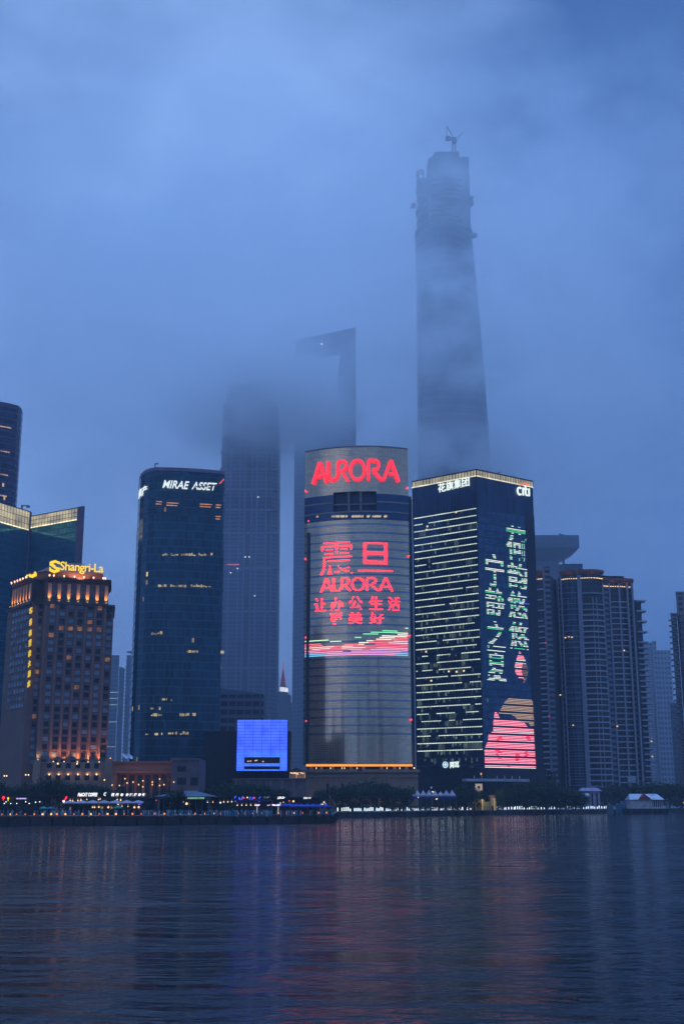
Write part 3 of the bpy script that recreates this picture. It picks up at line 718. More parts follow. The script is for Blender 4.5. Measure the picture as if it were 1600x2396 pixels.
# base storeys
zs0 = Z(1786, 518)
q0, q1 = hit(96, 1790, v3(c3), nf) + nf * 2.5, hit(247, 1790, v3(c3), nf) + nf * 2.5
B0 = [(q0.x, q0.y), (q1.x, q1.y), (q1.x, q1.y + 8), (q0.x, q0.y + 8)]
stone = M("warm base stone", (.34, .22, .16), .75, var=.1)
b = MB(); b.prism(B0, GZ, zs0); b.prism(grow(B0, .5), zs0, zs0 + .6); b.prism(grow(B0, .3), Z(1802, 518), Z(1799, 518)); b.build("base_storey", stone, H)
Wg = [pt(78, 1790, 514), pt(96, 1790, 515), pt(96, 1790, 524), pt(78, 1790, 524)]; Wg2 = [pt(246, 1790, 522), pt(264, 1790, 523), pt(264, 1790, 534), pt(246, 1790, 534)]
b = MB(); b.prism(Wg, GZ, Z(1779, 514)); b.prism(Wg2, GZ, Z(1776, 522)); each(b, "base_wing", stone, H)
b = MB(); db = (q1 - q0).normalized()
for k, px in enumerate((116, 138, 160.5, 183, 205, 226.5)):
    for z0, h_ in ((Z(1825, 516), 2.2), (Z(1796, 516), 2.0)):
        q = hit(px - 1, 1815, q0, nf); q.z = z0; b.obox(q - db * 1. + nf * .02, db * 2., nf * .05, Vector((0, 0, h_)))
each(b, "base_window", wm[1], H)
sc_m = E("sconce", (1, .66, .28), 2)
for k, (px, py) in enumerate(((116, 1812), (138, 1812), (160, 1812), (183, 1812), (205, 1812), (226.5, 1812), (136, 1787), (181, 1787), (245, 1825), (11, 1815.5), (16.5, 1815.5), (61, 1813), (67.5, 1813))):
    pp = hit(px, py, q0, nf) + nf * .35 if k < 8 else W(px, py, 512)
    b = MB(); b.ball(pp, .36 if k < 8 else .3, 7, 5); b.obox(pp + Vector((-.12, 0, -.1)), (.24, 0, 0), (0, .5, 0), (0, 0, .2)); b.build("sconce", sc_m, H)
    if k < 6: glamp("sconce_light", 'POINT', pp + nf * .5, None, 75, (1, .5, .2), H)
for px, pw, cl_ in ((125, 13000, (1, .36, .10)), (150, 13000, (1, .36, .10)), (181, 13000, (1, .36, .10)), (206, 13000, (1, .36, .10)), (232, 13000, (1, .36, .10)), (88, 2600, (1, .78, .38)), (258, 2600, (1, .78, .38))):
    q = hit(px, 1780, v3(c3), nf); q.z = zs0 + .8; q += nf * 1.6 if px not in (88, 258) else nf * 1.
    if px == 88: q = v3(pt(90, 1775, 519.2), Z(1777, 519))
    if px == 258: q = v3(pt(259, 1775, 527.5), Z(1774, 527))
    b = MB(); b.ball(q, .28, 6, 4); b.build("floodlight", lampm if px in (88, 258) else sc_m, H)
    glamp("flood", 'SPOT', q, q - nf * (2.5 if px not in (88, 258) else 1.2) + Vector((0, 0, 22 if px not in (88, 258) else 9)), pw, cl_, H, 95, .3, 1.)

# ---- hotel annex: low wing with a washed wall, satellite dishes
AY = 505
r = thing("low_annex", "low peach-walled wing beside the brown hotel with orange-washed end and lamps", "building", (*pt(330, 1850, AY), GZ))
a, c, e2 = pt(262, 1800, AY), pt(404, 1800, AY), pt(466, 1800, AY - 4)
peach = M("peach render", (.22, .125, .09), .8, var=.1)
z1, z2, zlo = Z(1783, AY), Z(1806, AY), GZ
b = MB(); b.box(a[0], c[0], AY, AY + 22, z2, z1); b.box(a[0] - .2, c[0], AY - .8, AY, z1 - .4, z1 + .3); b.box(a[0], a[0] + 2.3, AY + .1, AY + 22, zlo, z2); b.box(a[0] + 2.3, c[0], AY + 5, AY + 22, zlo, z2)
b.box(a[0], c[0], AY - .35, AY, z2 - .5, z2 + .5); b.build("wall", peach, r)
b = MB(); x = a[0] + 3.2
while x < c[0] - 2: b.box(x, x + 2.2, AY + 4.9, AY + 4.97, zlo + .5, z2 - 1.2); x += 3.3
b.build("window", wm[1], r)
b = MB(); b.box(c[0], e2[0], AY - 4, AY + 20, zlo, Z(1776, AY)); b.box(c[0] - .3, e2[0] + .3, AY - 4.4, AY - 4, Z(1780, AY), Z(1776, AY) + .3); b.build("end_block", M("grey violet render", (.14, .11, .125), .8), r)
b = MB()
for px0, px1, py0, py1 in ((415, 436, 1793, 1806), (415, 436, 1820, 1836), (446, 464, 1820, 1838)): b.box(X(px0, py0, AY - 4), X(px1, py0, AY - 4), AY - 4.12, AY - 4.02, Z(py1, AY), Z(py0, AY))
b.build("window", wm[1], r)
glamp("wall_wash", 'SPOT', v3((a[0] + 1.2, AY - 2.2), zlo + 3), v3((a[0] + 1.2, AY + 1), z2 + 1), 1100, (1, .40, .08), r, 70)
glamp("wall_wash", 'SPOT', v3(((a[0] * .55 + c[0] * .45), AY - 9), zlo + 5), v3(((a[0] + c[0]) / 2, AY), z1 - 1.5), 2200, (1, .38, .14), r, 110)
glamp("wall_wash", 'SPOT', v3((e2[0] - 2, AY - 7), zlo + 1), v3((e2[0] - 1, AY - 4), zlo + 7), 500, (1, .38, .14), r, 70)
b = MB(); p = W(403, 1778, AY - 3); b.cyl(p - Vector((0, 0, 1.6)), p, .1, n=5); b.ball(p, .45, 7, 5); b.build("roof_lamp", E("rust roof lamp", (1, .45, .25), 5), r)
for k, (px, py) in enumerate(((298, 1832), (293, 1822), (312, 1830), (325, 1836), (335, 1827), (335, 1841), (357, 1830), (357, 1836), (374, 1823), (374, 1838), (384, 1836), (407, 1830), (263, 1837), (280, 1838))):
    p = W(px, py, AY - 8); lp = thing("garden_lamp", "small warm globe lamp on a thin post before the peach-walled wing", "lamp", (p.x, p.y, GZ), "globe lamps before the low wing"); b = MB(); b.cyl((p.x, p.y, GZ), p, .06, n=5); b.build("post", steel, lp); b = MB(); b.ball(p, .3, 7, 5); b.build("globe", E("garden lamp glow", (1, .55, .18), 1.5), lp)
    if k % 2 == 0: glamp("lamp_glow", 'POINT', p + Vector((0, -.5, .2)), None, 60, (1, .5, .18), lp) 
def dish(px, py, Y, sz, label):
    q = W(px, py, Y); r = thing("satellite_dish", label, "dish", q)
    b = MB(); n = Vector((.65, -.35, .68)).normalized(); a = n.orthogonal().normalized(); c = n.cross(a); o = q + Vector((0, 0, sz * .9))
    rg = [[o + n * (.28 * sz * (k / 3) ** 2) + (a * math.cos(i * .5236) + c * math.sin(i * .5236)) * sz * k / 3 for i in range(12)] for k in range(4)]
    for k in range(3):
        for i in range(12):
            j = (i + 1) % 12; f_ = [rg[k][i], rg[k][j], rg[k + 1][j], rg[k + 1][i]] if k else [rg[0][0], rg[1][j], rg[1][i]]
            b.face(f_)
    b.build("reflector", M("white dish", (.55, .58, .62), .5), r)
    b = MB(); b.cyl(q - Vector((0, 0, 2)), o, sz * .12, n=6); b.cyl(o, o + n * sz * .8, .06, n=4); b.build("stand", steel, r)
dish(291, 1778, AY + 6, 1.5, "white satellite dish on the low wing's roof, nearer the brown hotel"); dish(303, 1779, AY + 8, 1.5, "white satellite dish on the low wing's roof, nearer the teal tower")

# ---- blue light-box hall in front of a dark block
DY = 560
r = thing("dark_block", "windowless dark block standing behind and left of the glowing blue box", "building", (*pt(560, 1850, DY + 12), GZ))
a, c = pt(480, 1712, DY + 12), pt(678, 1712, DY + 12)
b = MB(); b.box(a[0], c[0], DY + 12, DY + 32, GZ, Z(1712, DY + 12)); b.build("body", M("dark cladding", (.012, .013, .022), .6), r)
b = MB(); b.box(a[0] - .1, c[0] + .1, DY + 11.8, DY + 32.1, Z(1712, DY + 12), Z(1710.5, DY + 12)); b.build("roof_edge", M("dark trim", (.03, .03, .05)), r)
b = MB(); k = a[0] + 4
while k < c[0]: b.box(k, k + .2, DY + 11.9, DY + 12, GZ, Z(1713, DY + 12)); k += 6
b.build("panel_joint", M("dark trim", (.03, .03, .05)), r)
b = MB(); b.box(X(545, 1830, DY - 3), X(715, 1830, DY - 3), DY - 3, DY + 12, GZ, Z(1822, DY)); b.box(X(545, 1822, DY - 3) - .4, X(715, 1822, DY - 3), DY - 3.6, DY - 3, Z(1824, DY), Z(1821, DY)); b.build("podium", M("podium stone", (.16, .12, .12), .8), r)
b = MB(); k = X(550, 1830, DY - 3)
while k < X(710, 1830, DY - 3): b.box(k, k + 1.2, DY - 3.4, DY - 3, GZ, Z(1825, DY)); k += 5.2
b.build("podium_pier", M("podium stone light", (.22, .16, .15), .8), r)
r = thing("light_box", "glowing blue striped cube hall with two dark window slots near its base", "building", (*pt(613, 1804, DY), Z(1804, DY)))
xa, xb = X(554.5, 1745, DY), X(672, 1745, DY); zt, zb_ = Z(1684.5, DY), Z(1804, DY)
b = MB(); b.box(xa + .1, xb - .1, DY + .5, DY + 12, zb_, zt); b.build("body", M("dark cladding", (.012, .013, .022), .6), r)
bl1 = E("blue panel light", (.018, .055, .80), 1.0, .3, .12, sample=True); bl2 = E("blue tube light", (.06, .13, 1), 2.0, .3, .2); bl3 = E("bright blue panel light", (.03, .16, 1), 1.1, .2, .1)
def zz(py): return Z(py, DY)
slots = ((1773, 1785), (1792, 1801)); xs0, xs1 = X(572, 1780, DY), X(655, 1780, DY)
N = 34
for k in range(N):
    z1 = zt - (zt - zb_) * k / N; z0 = z1 - (zt - zb_) / N
    pyc = 1684.5 + 119.5 * (k + .5) / N
    sl = any(s0 < pyc < s1 for s0, s1 in slots)
    rows = [(xa, xb)] if not sl else [(xa, xs0), (xs1, xb)]
    b = MB(); t_ = MB()
    for p, q in rows: b.box(p, q, DY + .12, DY + .5, z0 + .06, z1 - .02); t_.box(p, q, DY, DY + .12, z1 - .34, z1 - .02)
    o = b.build("light_panel", bl3 if pyc > 1757 else bl1, r); t_.build("light_tube", bl2, o)
for s0, s1 in slots:
    b = MB(); b.box(xs0, xs1, DY + .42, DY + .5, zz(s1), zz(s0)); o = b.build("window_slot", wm[1], r)
    if s0 < 1780:
        b = MB()
        for px in (580, 586, 597, 600, 615): p = W(px, 1780 + random.uniform(-1, 2), DY + .3); b.box(p.x - .25, p.x + .5, DY + .25, DY + .4, p.z - .25, p.z + .25)
        b.build("room_light", E("room light", (1, .6, .3), .8), o)
b = MB()
for px in (572, 592, 613, 634, 655): q = X(px, 1745, DY); b.box(q - .05, q + .05, DY - .08, DY, zb_, zt)
b.build("panel_post", M("blue box posts", (.02, .03, .08)), r)

# ---- lit glass atrium
r = thing("glass_atrium", "small glass atrium with warm lit frames right of the blue box", "building", (*pt(693, 1850, 575), GZ))
x0, x1 = X(674, 1830, 575), X(713, 1830, 575); z0, z1 = GZ, Z(1808, 575)
b = MB(); n_ = 10; cx_ = (x0 + x1) / 2
arc = [(x0 + (x1 - x0) * i / n_, z1 + 2.2 * math.sin(math.pi * i / n_)) for i in range(n_ + 1)]
for i in range(n_): b.face([(arc[i][0], 575, arc[i][1]), (arc[i + 1][0], 575, arc[i + 1][1]), (arc[i + 1][0], 590, arc[i + 1][1]), (arc[i][0], 590, arc[i][1])])
b.face([(x0, 575, z0), (x1, 575, z0)] + [(p[0], 575, p[1]) for p in arc[::-1]]); b.face([(x0, 590, z0), (x0, 575, z0), (x0, 575, z1), (x0, 590, z1)])
b.build("glass", M("atrium glass", (.10, .075, .07), .2), r)
b = MB()
for i in range(9): q = x0 + (x1 - x0) * i / 8; b.box(q - (.2 if i % 4 == 0 else .08), q + (.2 if i % 4 == 0 else .08), 574.7, 574.95, z0, z1)
for k in range(7): q = z0 + (z1 - z0) * k / 6; b.box(x0, x1, 574.65, 574.7, q - (.18 if k in (2, 6) else .07), q + (.18 if k in (2, 6) else .07))
b.build("lit_frame", E("warm frame glow", (1, .55, .30), .42, .5, .3, base=(.3, .2, .15)), r)
b = MB()
for px in (681, 684, 688, 691, 694, 697, 705, 709): p = W(px, 1810 + random.uniform(-2, 1), 574.2); b.ball(p, .26, 6, 4)
for px in (684, 698, 706): p = W(px, 1847, 574.2); b.ball(p, .24, 6, 4)
b.build("bulb", E("string bulb", (1, .75, .5), 1.6), r)

# ---- grey building with sloping roof line behind
r = thing("office_block", "hazy grey-blue block with sloping glazed roof between the teal tower and blue box", "office block", (*pt(570, 1700, 820), GZ))
a, c = pt(515, 1610, 820), pt(617, 1622, 820)
mg = facade("grey punched windows", (.03, .04, .075), (.11, .12, .17), 5.4, 5.6, .16, .42, .1, .2, lit=.01, lits=1., lc1=(1, .8, .6), seed=71)
b = MB(); zt = Z(1625, 820); b.wall([a, c, (c[0], 850), (a[0], 850)], GZ, zt); b.build("wall", mg, r)
b = MB(); q = [v3(a, Z(1610, 820)), v3(c, zt + .4)]; b.face([v3(a, zt), v3(c, zt), q[1], q[0]]); b.face([q[0], q[1], v3((c[0], 850), zt + .4), v3((a[0], 850), Z(1610, 820))]); b.face([v3(c, zt), v3((c[0], 850), zt), v3((c[0], 850), zt + .4), q[1]]); b.build("roof", M("sloped roof glass", (.12, .15, .22), .3), r)

# ---- red-spired tower far behind
Y = 1250
r = thing("spired_tower", "distant blue tower with a red-lit pyramid spire and white characters", "high-rise", (*pt(665, 1700, Y), GZ))
fs = facade("spired tower wall", (.04, .05, .10), (.09, .10, .17), 1.8, 4.2, .3, .3, .2, .3, lit=0, seed=81)
for nm, p0, p1, py in (("shaft", 648, 681, 1642), ("tier", 648, 679, 1625), ("tier", 650, 673, 1618)):
    a, c = pt(p0, py, Y - (2 if nm == "shaft" else 0) + (0 if p1 != 673 else 1)), pt(p1, py, Y); b = MB(); y0 = a[1]; P = [(a[0], y0), (c[0], y0), (c[0], y0 + 25), (a[0], y0 + 25)]; b.wall(P, GZ if nm == "shaft" else Z(1660, Y), Z(py, Y)); b.cap(P, Z(py, Y)); b.build(nm, fs, r)
b = MB(); cxs = X(661.5, 1600, Y); zb_ = Z(1606, Y); zt = Z(1556, Y); h = X(668.5, 1600, Y) - cxs
for i in range(4):
    p = [Vector((cxs - h, Y + 4, zb_)), Vector((cxs + h, Y + 4, zb_)), Vector((cxs + h, Y + 4 + 2 * h, zb_)), Vector((cxs - h, Y + 4 + 2 * h, zb_))]
    b.face([p[i], p[(i + 1) % 4], (cxs, Y + 4 + h, zt)])
o = b.build("spire", M("spire stone", (.12, .10, .14)), r)
b = MB()
for i in range(4): b.cyl(p[i], (cxs, Y + 4 + h, zt), .7, .3, 4)
b.cyl((cxs, Y + 4 + h, zt), (cxs, Y + 4 + h, Z(1545, Y)), .5, .1, 4); b.build("spire_edge", E("red edge light", (1, .20, .20), .42), o)
b = MB(); b.box(X(655, 1612, Y), X(673, 1612, Y), Y + 1, Y + 10, Z(1618, Y), Z(1606, Y)); b.build("sign_block", M("sign block", (.06, .07, .12)), r)
sign("sign", txt("00RI88", .03, .05), rect(655, 1608, 674, 1619, Vector((0, Y, 0)), Vector((0, -1, 0)), .5, slant=(-1, 1), gap=.3), E("white sign light", (.9, .93, 1), 1.8), r)

# ---- curved gold-grey tower with red letters
yl, ym, yr = 629.5, 619.0, 624.0
xl, xm, xr = X(714, 1058, yl), X(850, 1046, ym), X(953.5, 1051, yr)
def AY_(x):
    t_ = (x - xl) / (xr - xl); tm = (xm - xl) / (xr - xl)
    return yl * (t_ - tm) * (t_ - 1) / ((0 - tm) * (0 - 1)) + ym * t_ * (t_ - 1) / (tm * (tm - 1)) + yr * t_ * (t_ - tm) / (1 * (1 - tm))
def apx(px, py): p = W(px, py, 621); return W(px, py, AY_(p.x))
def AP(x, z, d=0.):
    e_ = .3; tx = Vector((2 * e_, AY_(x + e_) - AY_(x - e_), 0)).normalized(); n = Vector((tx.y, -tx.x, 0)); return Vector((x, AY_(x), z)) + n * d
r = thing("curved_tower", "curved gold-grey tower with giant red letters and red light messages on its front", "skyscraper", (xm, ym, GZ))
AUR = r
ztop = Z(1046, ym); z_or = Z(1787, 621)
ra, rb = apx(780, 1151).x, apx(880.5, 1151).x; rz0, rz1 = Z(1196, 620), Z(1150.5, 620)
xsA = sorted(set([xl + (xr - xl) * i / 34 for i in range(35)] + [ra, rb]))
gold = facade("gold-grey glazing", (.95, .69, .46), (.28, .23, .18), .84, .98, .14, .14, .88, .14, lit=0, seed=91, wob=.003, var=.10, frough=.4, v0=Z(1228, 620))
bluegl = M("blue band glass", (.25, .31, .42), .15, .85, .2, .5)
def arcwall(b, xs, z0, z1, d=0., flip=False):
    u = 0
    for p, q in zip(xs[:-1], xs[1:]):
        A_, B_ = AP(p, z0, d), AP(q, z0, d); L = (B_ - A_).length
        b.face([A_, B_, AP(q, z1, d), AP(p, z1, d)], [(p, z0), (p + L, z0), (p + L, z1), (p, z1)])
b = MB(); arcwall(b, xsA, z_or, rz0); arcwall(b, [q for q in xsA if q <= ra + 1e-4], rz0, rz1); arcwall(b, [q for q in xsA if q >= rb - 1e-4], rz0, rz1); arcwall(b, xsA, rz1, ztop); fo = b.build("facade", gold, r, smooth=False)
yb = 652
outl = [(AP(q, 0).x, AP(q, 0).y) for q in xsA] + [(xr, yb), (xl, yb)]
b = MB(); b.wall([outl[-3], outl[-2], outl[-1], outl[0]], z_or, ztop, closed=False); b.cap(outl, ztop); b.build("side_wall", M("tower side wall", (.10, .095, .10), .6), r)
b = MB(); rim = [AP(q, ztop, .15) for q in xsA]
for p, q in zip(rim[:-1], rim[1:]): d = q - p; n = Vector((d.y, -d.x, 0)).normalized(); b.obox(p, d, -n * .6, Vector((0, 0, .8)))
b.build("parapet", M("parapet stone", (.22, .2, .2)), r)
# recess with its beams
b = MB(); mid = [q for q in xsA if ra - 1e-4 <= q <= rb + 1e-4]
arcwall(b, mid, rz0, rz1, -3.2)
for q in (ra, rb): p0, p1 = AP(q, rz0, 0), AP(q, rz0, -3.2); b.face([p0, p1, p1 + Vector((0, 0, rz1 - rz0)), p0 + Vector((0, 0, rz1 - rz0))])
for z in (rz0, rz1):
    for p, q in zip(mid[:-1], mid[1:]): b.face([AP(p, z), AP(q, z), AP(q, z, -3.2), AP(p, z, -3.2)])
b.build("recess", M("recess wall", (.03, .05, .12), .4), r)
b = MB()
for px in (816, 844): x = apx(px, 1175).x; b.box(x - .55, x + .55, AY_(x) + .4, AY_(x) + 1.5, rz0, rz1)
x0, x1 = ra, rb; zm = Z(1180, 620); b.obox(AP(ra, zm, -.7), AP(rb, zm, -.7) - AP(ra, zm, -.7), Vector((0, 1, 0)), Vector((0, 0, .8))); b.build("recess_beam", M("beam stone", (.22, .19, .20)), r)
# glass bands beside and below the recess
def band(name, px0, px1, py0, py1, mat, d=.06, dep=.12, par=None):
    z0, z1 = Z(py1, 621), Z(py0, 621); a_, c_ = apx(px0, py0).x, apx(px1, py0).x
    if px0 <= 714.5: a_ = xl
    if px1 >= 953: c_ = xr
    xs = [q for q in xsA if a_ < q < c_]; xs = [a_] + xs + [c_]
    b = MB()
    for p, q in zip(xs[:-1], xs[1:]):
        A_, B_ = AP(p, z0, d), AP(q, z0, d); dd_ = B_ - A_; n = Vector((dd_.y, -dd_.x, 0)).normalized(); b.obox(A_, dd_, n * dep, Vector((0, 0, z1 - z0)))
    return b.build(name, mat, par or r)
dkgl = facade("dark tower band glass", (.03, .07, .15), (.05, .08, .14), 1.3, 40., .1, .0, .3, .12, lit=0, seed=95)
bs = M("beige band", (.26, .23, .22), .6)
for p0, p1 in ((714, 780), (880.5, 953.5)): band("glass_band", p0, p1, 1157, 1174, dkgl); band("stone_band", p0, p1, 1174.2, 1177.5, bs, .1, .3); band("glass_band", p0, p1, 1177.7, 1197, dkgl)
band("stone_band", 714, 953.5, 1197.2, 1200.5, bs, .1, .3); band("glass_band", 714, 953.5, 1200.7, 1217, dkgl)
for k in range(26): band("blue_band", 714, 953.5, 1228 + 19.55 * k - 1.8, 1228 + 19.55 * k + 1.8, bluegl)
b = MB(); rl = E("lobby reflections light", (1, .78, .45), .8)  # lobby reflections drawn as glowing strokes on the glass band
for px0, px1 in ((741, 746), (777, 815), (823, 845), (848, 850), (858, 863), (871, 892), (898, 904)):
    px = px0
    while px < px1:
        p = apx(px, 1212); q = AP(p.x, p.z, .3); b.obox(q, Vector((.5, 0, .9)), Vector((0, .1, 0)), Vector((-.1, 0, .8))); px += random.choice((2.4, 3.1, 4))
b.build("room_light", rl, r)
b = MB(); xf = apx(721, 1400).x; b.obox(AP(xf - .8, z_or, .15), AP(xf + .8, z_or, .15) - AP(xf - .8, z_or, .15), Vector((0, -.35, 0)), Vector((0, 0, Z(1240, 621) - z_or))); b.build("dark_fin", M("dark fin", (.03, .035, .055)), r)
# giant letters
def chars_aurora():
    a1 = strokes([[(.06, 0), (.40, 1)], [(.40, 1), (.76, 0)], [(.24, .32), (.50, .34)]], .13)
    u = strokes([[(.84, 1), (.84, .35), (.90, .14), (1.02, .07), (1.18, .10), (1.30, .22), (1.34, .42), (1.34, .93)]], .132)
    r1 = strokes([[(1.34, .95), (1.62, .95), (1.74, .88), (1.78, .72), (1.72, .56), (1.56, .48)], [(1.50, .50), (1.86, .0)]], .132)
    o = strokes([[(2.34 + .36 * math.cos(i * .3142), .5 + .46 * math.sin(i * .3142)) for i in range(21)]], .132)
    r2 = strokes([[(2.90, 0), (2.90, .93)], [(2.90, .95), (3.26, .95), (3.40, .88), (3.44, .72), (3.36, .56), (3.12, .48)], [(3.10, .50), (3.56, .04), (3.70, .08)]], .132)
    a2 = strokes([[(3.66, .02), (4.06, 1)], [(4.06, 1), (4.44, 0)], [(3.98, .34), (4.22, .36)]], .132)
    return [a1, u, r1, o, r2, a2]
AL = chars_aurora(); ax1 = 4.52
red = E("red letter light", (1, .020, .035), 1.6, .15, .12); redb = M("dark red letter side", (.14, .01, .03))
def a_place(px0, px1, py0, py1, d0, dd_):
    xa_, xb_ = apx(px0, py0).x, apx(px1, py0).x; z0, z1 = Z(py1, 620), Z(py0, 620)
    return lambda u, v, d: AP(xa_ + (xb_ - xa_) * u / ax1, z0 + (z1 - z0) * v, d0 + dd_ * d)
for vp in AL:
    sign("letter", vp, a_place(731.5, 934, 1077, 1126, .5, .9), red, r)
# light-line messages: rows of tubes clipped to the shapes of the characters
redl = E("red tube light", (1, .0055, .011), 12.0)
rowp = 4.22
def led_rows(VP, place, v_rows, mat, name, par, th, n_sub=3):
    """VP flat shape in 0..1; one horizontal tube for every row and interval"""
    V, Pp = VP; b = MB()
    for v in v_rows:
        for a_, c_ in scan(V, Pp, v):
            if c_ - a_ < 1e-3: continue
            ns = max(1, int(n_sub * (c_ - a_) + .5))
            for k in range(ns):
                p = place(a_ + (c_ - a_) * k / ns, v); q = place(a_ + (c_ - a_) * (k + 1) / ns, v); dd_ = q - p; n = Vector((dd_.y, -dd_.x, 0)).normalized()
                b.obox(p - Vector((0, 0, th / 2)), dd_, n * .2, Vector((0, 0, th)))
    return b.build(name, mat, par) if b.f else None
def a_led(VP, px0, px1, py0, py1, mat, name="light_letter", rp=rowp):
    xa_, xb_ = apx(px0, (py0 + py1) / 2).x, apx(px1, (py0 + py1) / 2).x; z0, z1 = Z(py1, 620), Z(py0, 620)
    N = max(3, round((py1 - py0) / rp)); rows = [(i + .5) / N for i in range(N)]
    return led_rows(VP, lambda u, v: AP(xa_ + (xb_ - xa_) * u, z0 + (z1 - z0) * v, .25), rows, mat, name, r, .16)
def flat(VP): V, Pp = VP; return norm(V), Pp
a_led(txt("震", -.012), 749, 826, 1266, 1343, redl); a_led(txt("旦", .0), 837, 918, 1270, 1338, redl)
for i, vp in enumerate(AL):
    V, Pp = vp; xs_ = [q.x for q in V]; u0_, u1_ = min(xs_), max(xs_)
    a_led(flat(vp), 749 + 171 * u0_ / ax1, 749 + 171 * u1_ / ax1, 1350.5, 1384.5, redl)
for ch, p0, p1 in (("让", 736, 763), ("办", 773, 803), ("公", 816, 847.5), ("生", 864, 895), ("活", 907, 935)): a_led(txt(ch, .012), p0, p1, 1396, 1428, redl)
for ch, p0, p1 in (("更", 771.5, 802), ("美", 815, 847.5), ("好", 864, 898)): a_led(txt(ch, .012), p0, p1, 1433, 1461, redl)
# rainbow wave of tubes
cols = [((.25, 1, .5), 1.1), ((.6, 1, .6), 1.2), ((1, .9, .75), 1.3), ((1, .18, .22), 1.3), ((1, .55, .55), 1.4), ((1, .12, .22), 1.3), ((1, .35, .55), 1.3), ((.9, .35, .9), 1.2), ((.3, .3, 1), 1.2), ((.2, .6, 1), 1.2)]
cm = [E("wave tube %d" % i, c_, s_) for i, (c_, s_) in enumerate(cols)]
for k in range(19):
    py = 1461 + 4.0 * k; zr_ = Z(py, 620); mbs = {}
    px = 714.
    while px < 953:
        ln = random.uniform(14, 44); q1_ = min(px + ln, 953.5); t_ = (px - 714) / 240
        top_ = 1490 + 8 * math.sin(t_ * 5.5) * (1 - t_) - 32 * max(0, t_ - .42) ** 1.3 / .5; bot = 1534 - 4 * t_ * 0
        gap = random.random() < (.55 if py < top_ + 14 else .14 if py < top_ + 26 else .03)
        if top_ <= py <= bot and not gap:
            f_ = (py - top_) / (bot - top_); ci = int(min(9, max(0, f_ * 8.4 + random.uniform(-.35, .45))))
            if f_ > .85: ci = random.choice((6, 7, 7, 8)) if .15 < t_ < .8 else random.choice((8, 9))
            mbs.setdefault(ci, []).append((px, q1_))
        px = q1_ + .4
    for ci, segs in mbs.items():
        b = MB()
        for s0, s1 in segs:
            xa_, xb_ = max(xl, apx(s0, py).x), min(xr, apx(s1, py).x); ns = max(1, int((xb_ - xa_) / 2.))
            for j in range(ns):
                p, q = AP(xa_ + (xb_ - xa_) * j / ns, zr_, .25), AP(xa_ + (xb_ - xa_) * (j + 1) / ns, zr_, .25); dd_ = q - p; b.obox(p, dd_, Vector((dd_.y, -dd_.x, 0)).normalized() * .2, Vector((0, 0, .42)))
        b.build("wave_light", cm[ci], r)
# beacons
bm = E("red beacon", (1, .04, .06), 3)
for px, py in ((714, 1148), (714, 1307), (715, 1491), (716, 1687), (953, 1141), (956.5, 1300.5), (959, 1487), (962, 1683.5), (722, 1219)):
    p = W(px, py, 628 if px < 800 else 623); b = MB(); b.ball(p, .40, 7, 5); b.obox(p + Vector((-.15, 0, -.6)), (.3, 0, 0), (0, 1, 0), (0, 0, .3)); b.build("beacon", bm, r)
# glowing eave, loggia, podium
b = MB(); z0 = Z(1794, 618); xe0, xe1 = X(717, 1791, 622), X(963.5, 1789, 620)
b.box(xe0, xe1, 614.5, 616.2, Z(1793, 615), Z(1788.5, 615)); b.build("eave_light", E("amber eave light", (1, .36, .02), 1.25, .15, .1, sample=True), r)
b = MB(); b.box(xe0, xe1, 616.2, 655, Z(1793.5, 615), z_or); b.build("eave", M("eave stone", (.22, .15, .12)), r)
tan = M("tan podium stone", (.30, .21, .15), .8, var=.12)
zt1 = Z(1800.5, 612)
b = MB(); xa_, xb_ = X(706, 1830, 612), X(978, 1830, 612); b.box(xa_, xb_, 612, 660, GZ, zt1); b.box(xa_ - .8, xb_ + .8, 611, 612, zt1 - 1.4, zt1 - .1); b.box(xa_ - .3, xb_ + .3, 611.4, 612, Z(1818, 612), Z(1815, 612)); b.build("podium", tan, r)
b = MB(); b.box(xe0 + .5, xe1 - .5, 619, 650, zt1, Z(1793.5, 615)); b.build("loggia_wall", M("loggia wall", (.03, .025, .03)), r)
for px in (728, 752, 779, 821, 850, 893, 923, 951): x = X(px, 1797, 615); b = MB(); b.box(x - .75, x + .75, 615.2, 616.6, zt1, Z(1793.5, 615)); b.box(x - .95, x + .95, 615., 616.8, zt1, zt1 + .4); b.build("loggia_column", M("warm column stone", (.42, .28, .2)), r)
b = MB()
for px in (740, 773, 800, 806, 835, 905, 935): p = W(px, 1797, 618.6); b.box(p.x - .15, p.x + .15, 618.4, 618.7, p.z - .5, p.z + .4)
b.build("loggia_lamp", E("loggia lamp", (1, .65, .35), 2), r)
b = MB(); px = 738
while px < 945:
    x = X(px, 1830, 612); b.box(x - .45, x + .45, 611.3, 612, GZ, Z(1818.5, 612)); px += 11.5
b.build("pilaster", tan, r)
b = MB()
for px in (765, 800, 878, 908): 
    x = X(px, 1835, 612); z0, z1 = GZ + .5, Z(1838, 612); b.box(x - 1., x + 1., 611.85, 611.97, z0, z1)
    b.face([(x + 1. * math.cos(i * .3142), 611.85, z1 + 1. * math.sin(i * .3142)) for i in range(11)])
b.build("arched_window", wm[1], r)
for px in (740, 765, 800, 830, 862, 893, 925): p = v3((X(px, 1850, 612), 609.8), GZ + .6); glamp("podium_wash", 'SPOT', p, p + Vector((0, 1.8, 8)), 420, (1, .42, .16), r, 90)
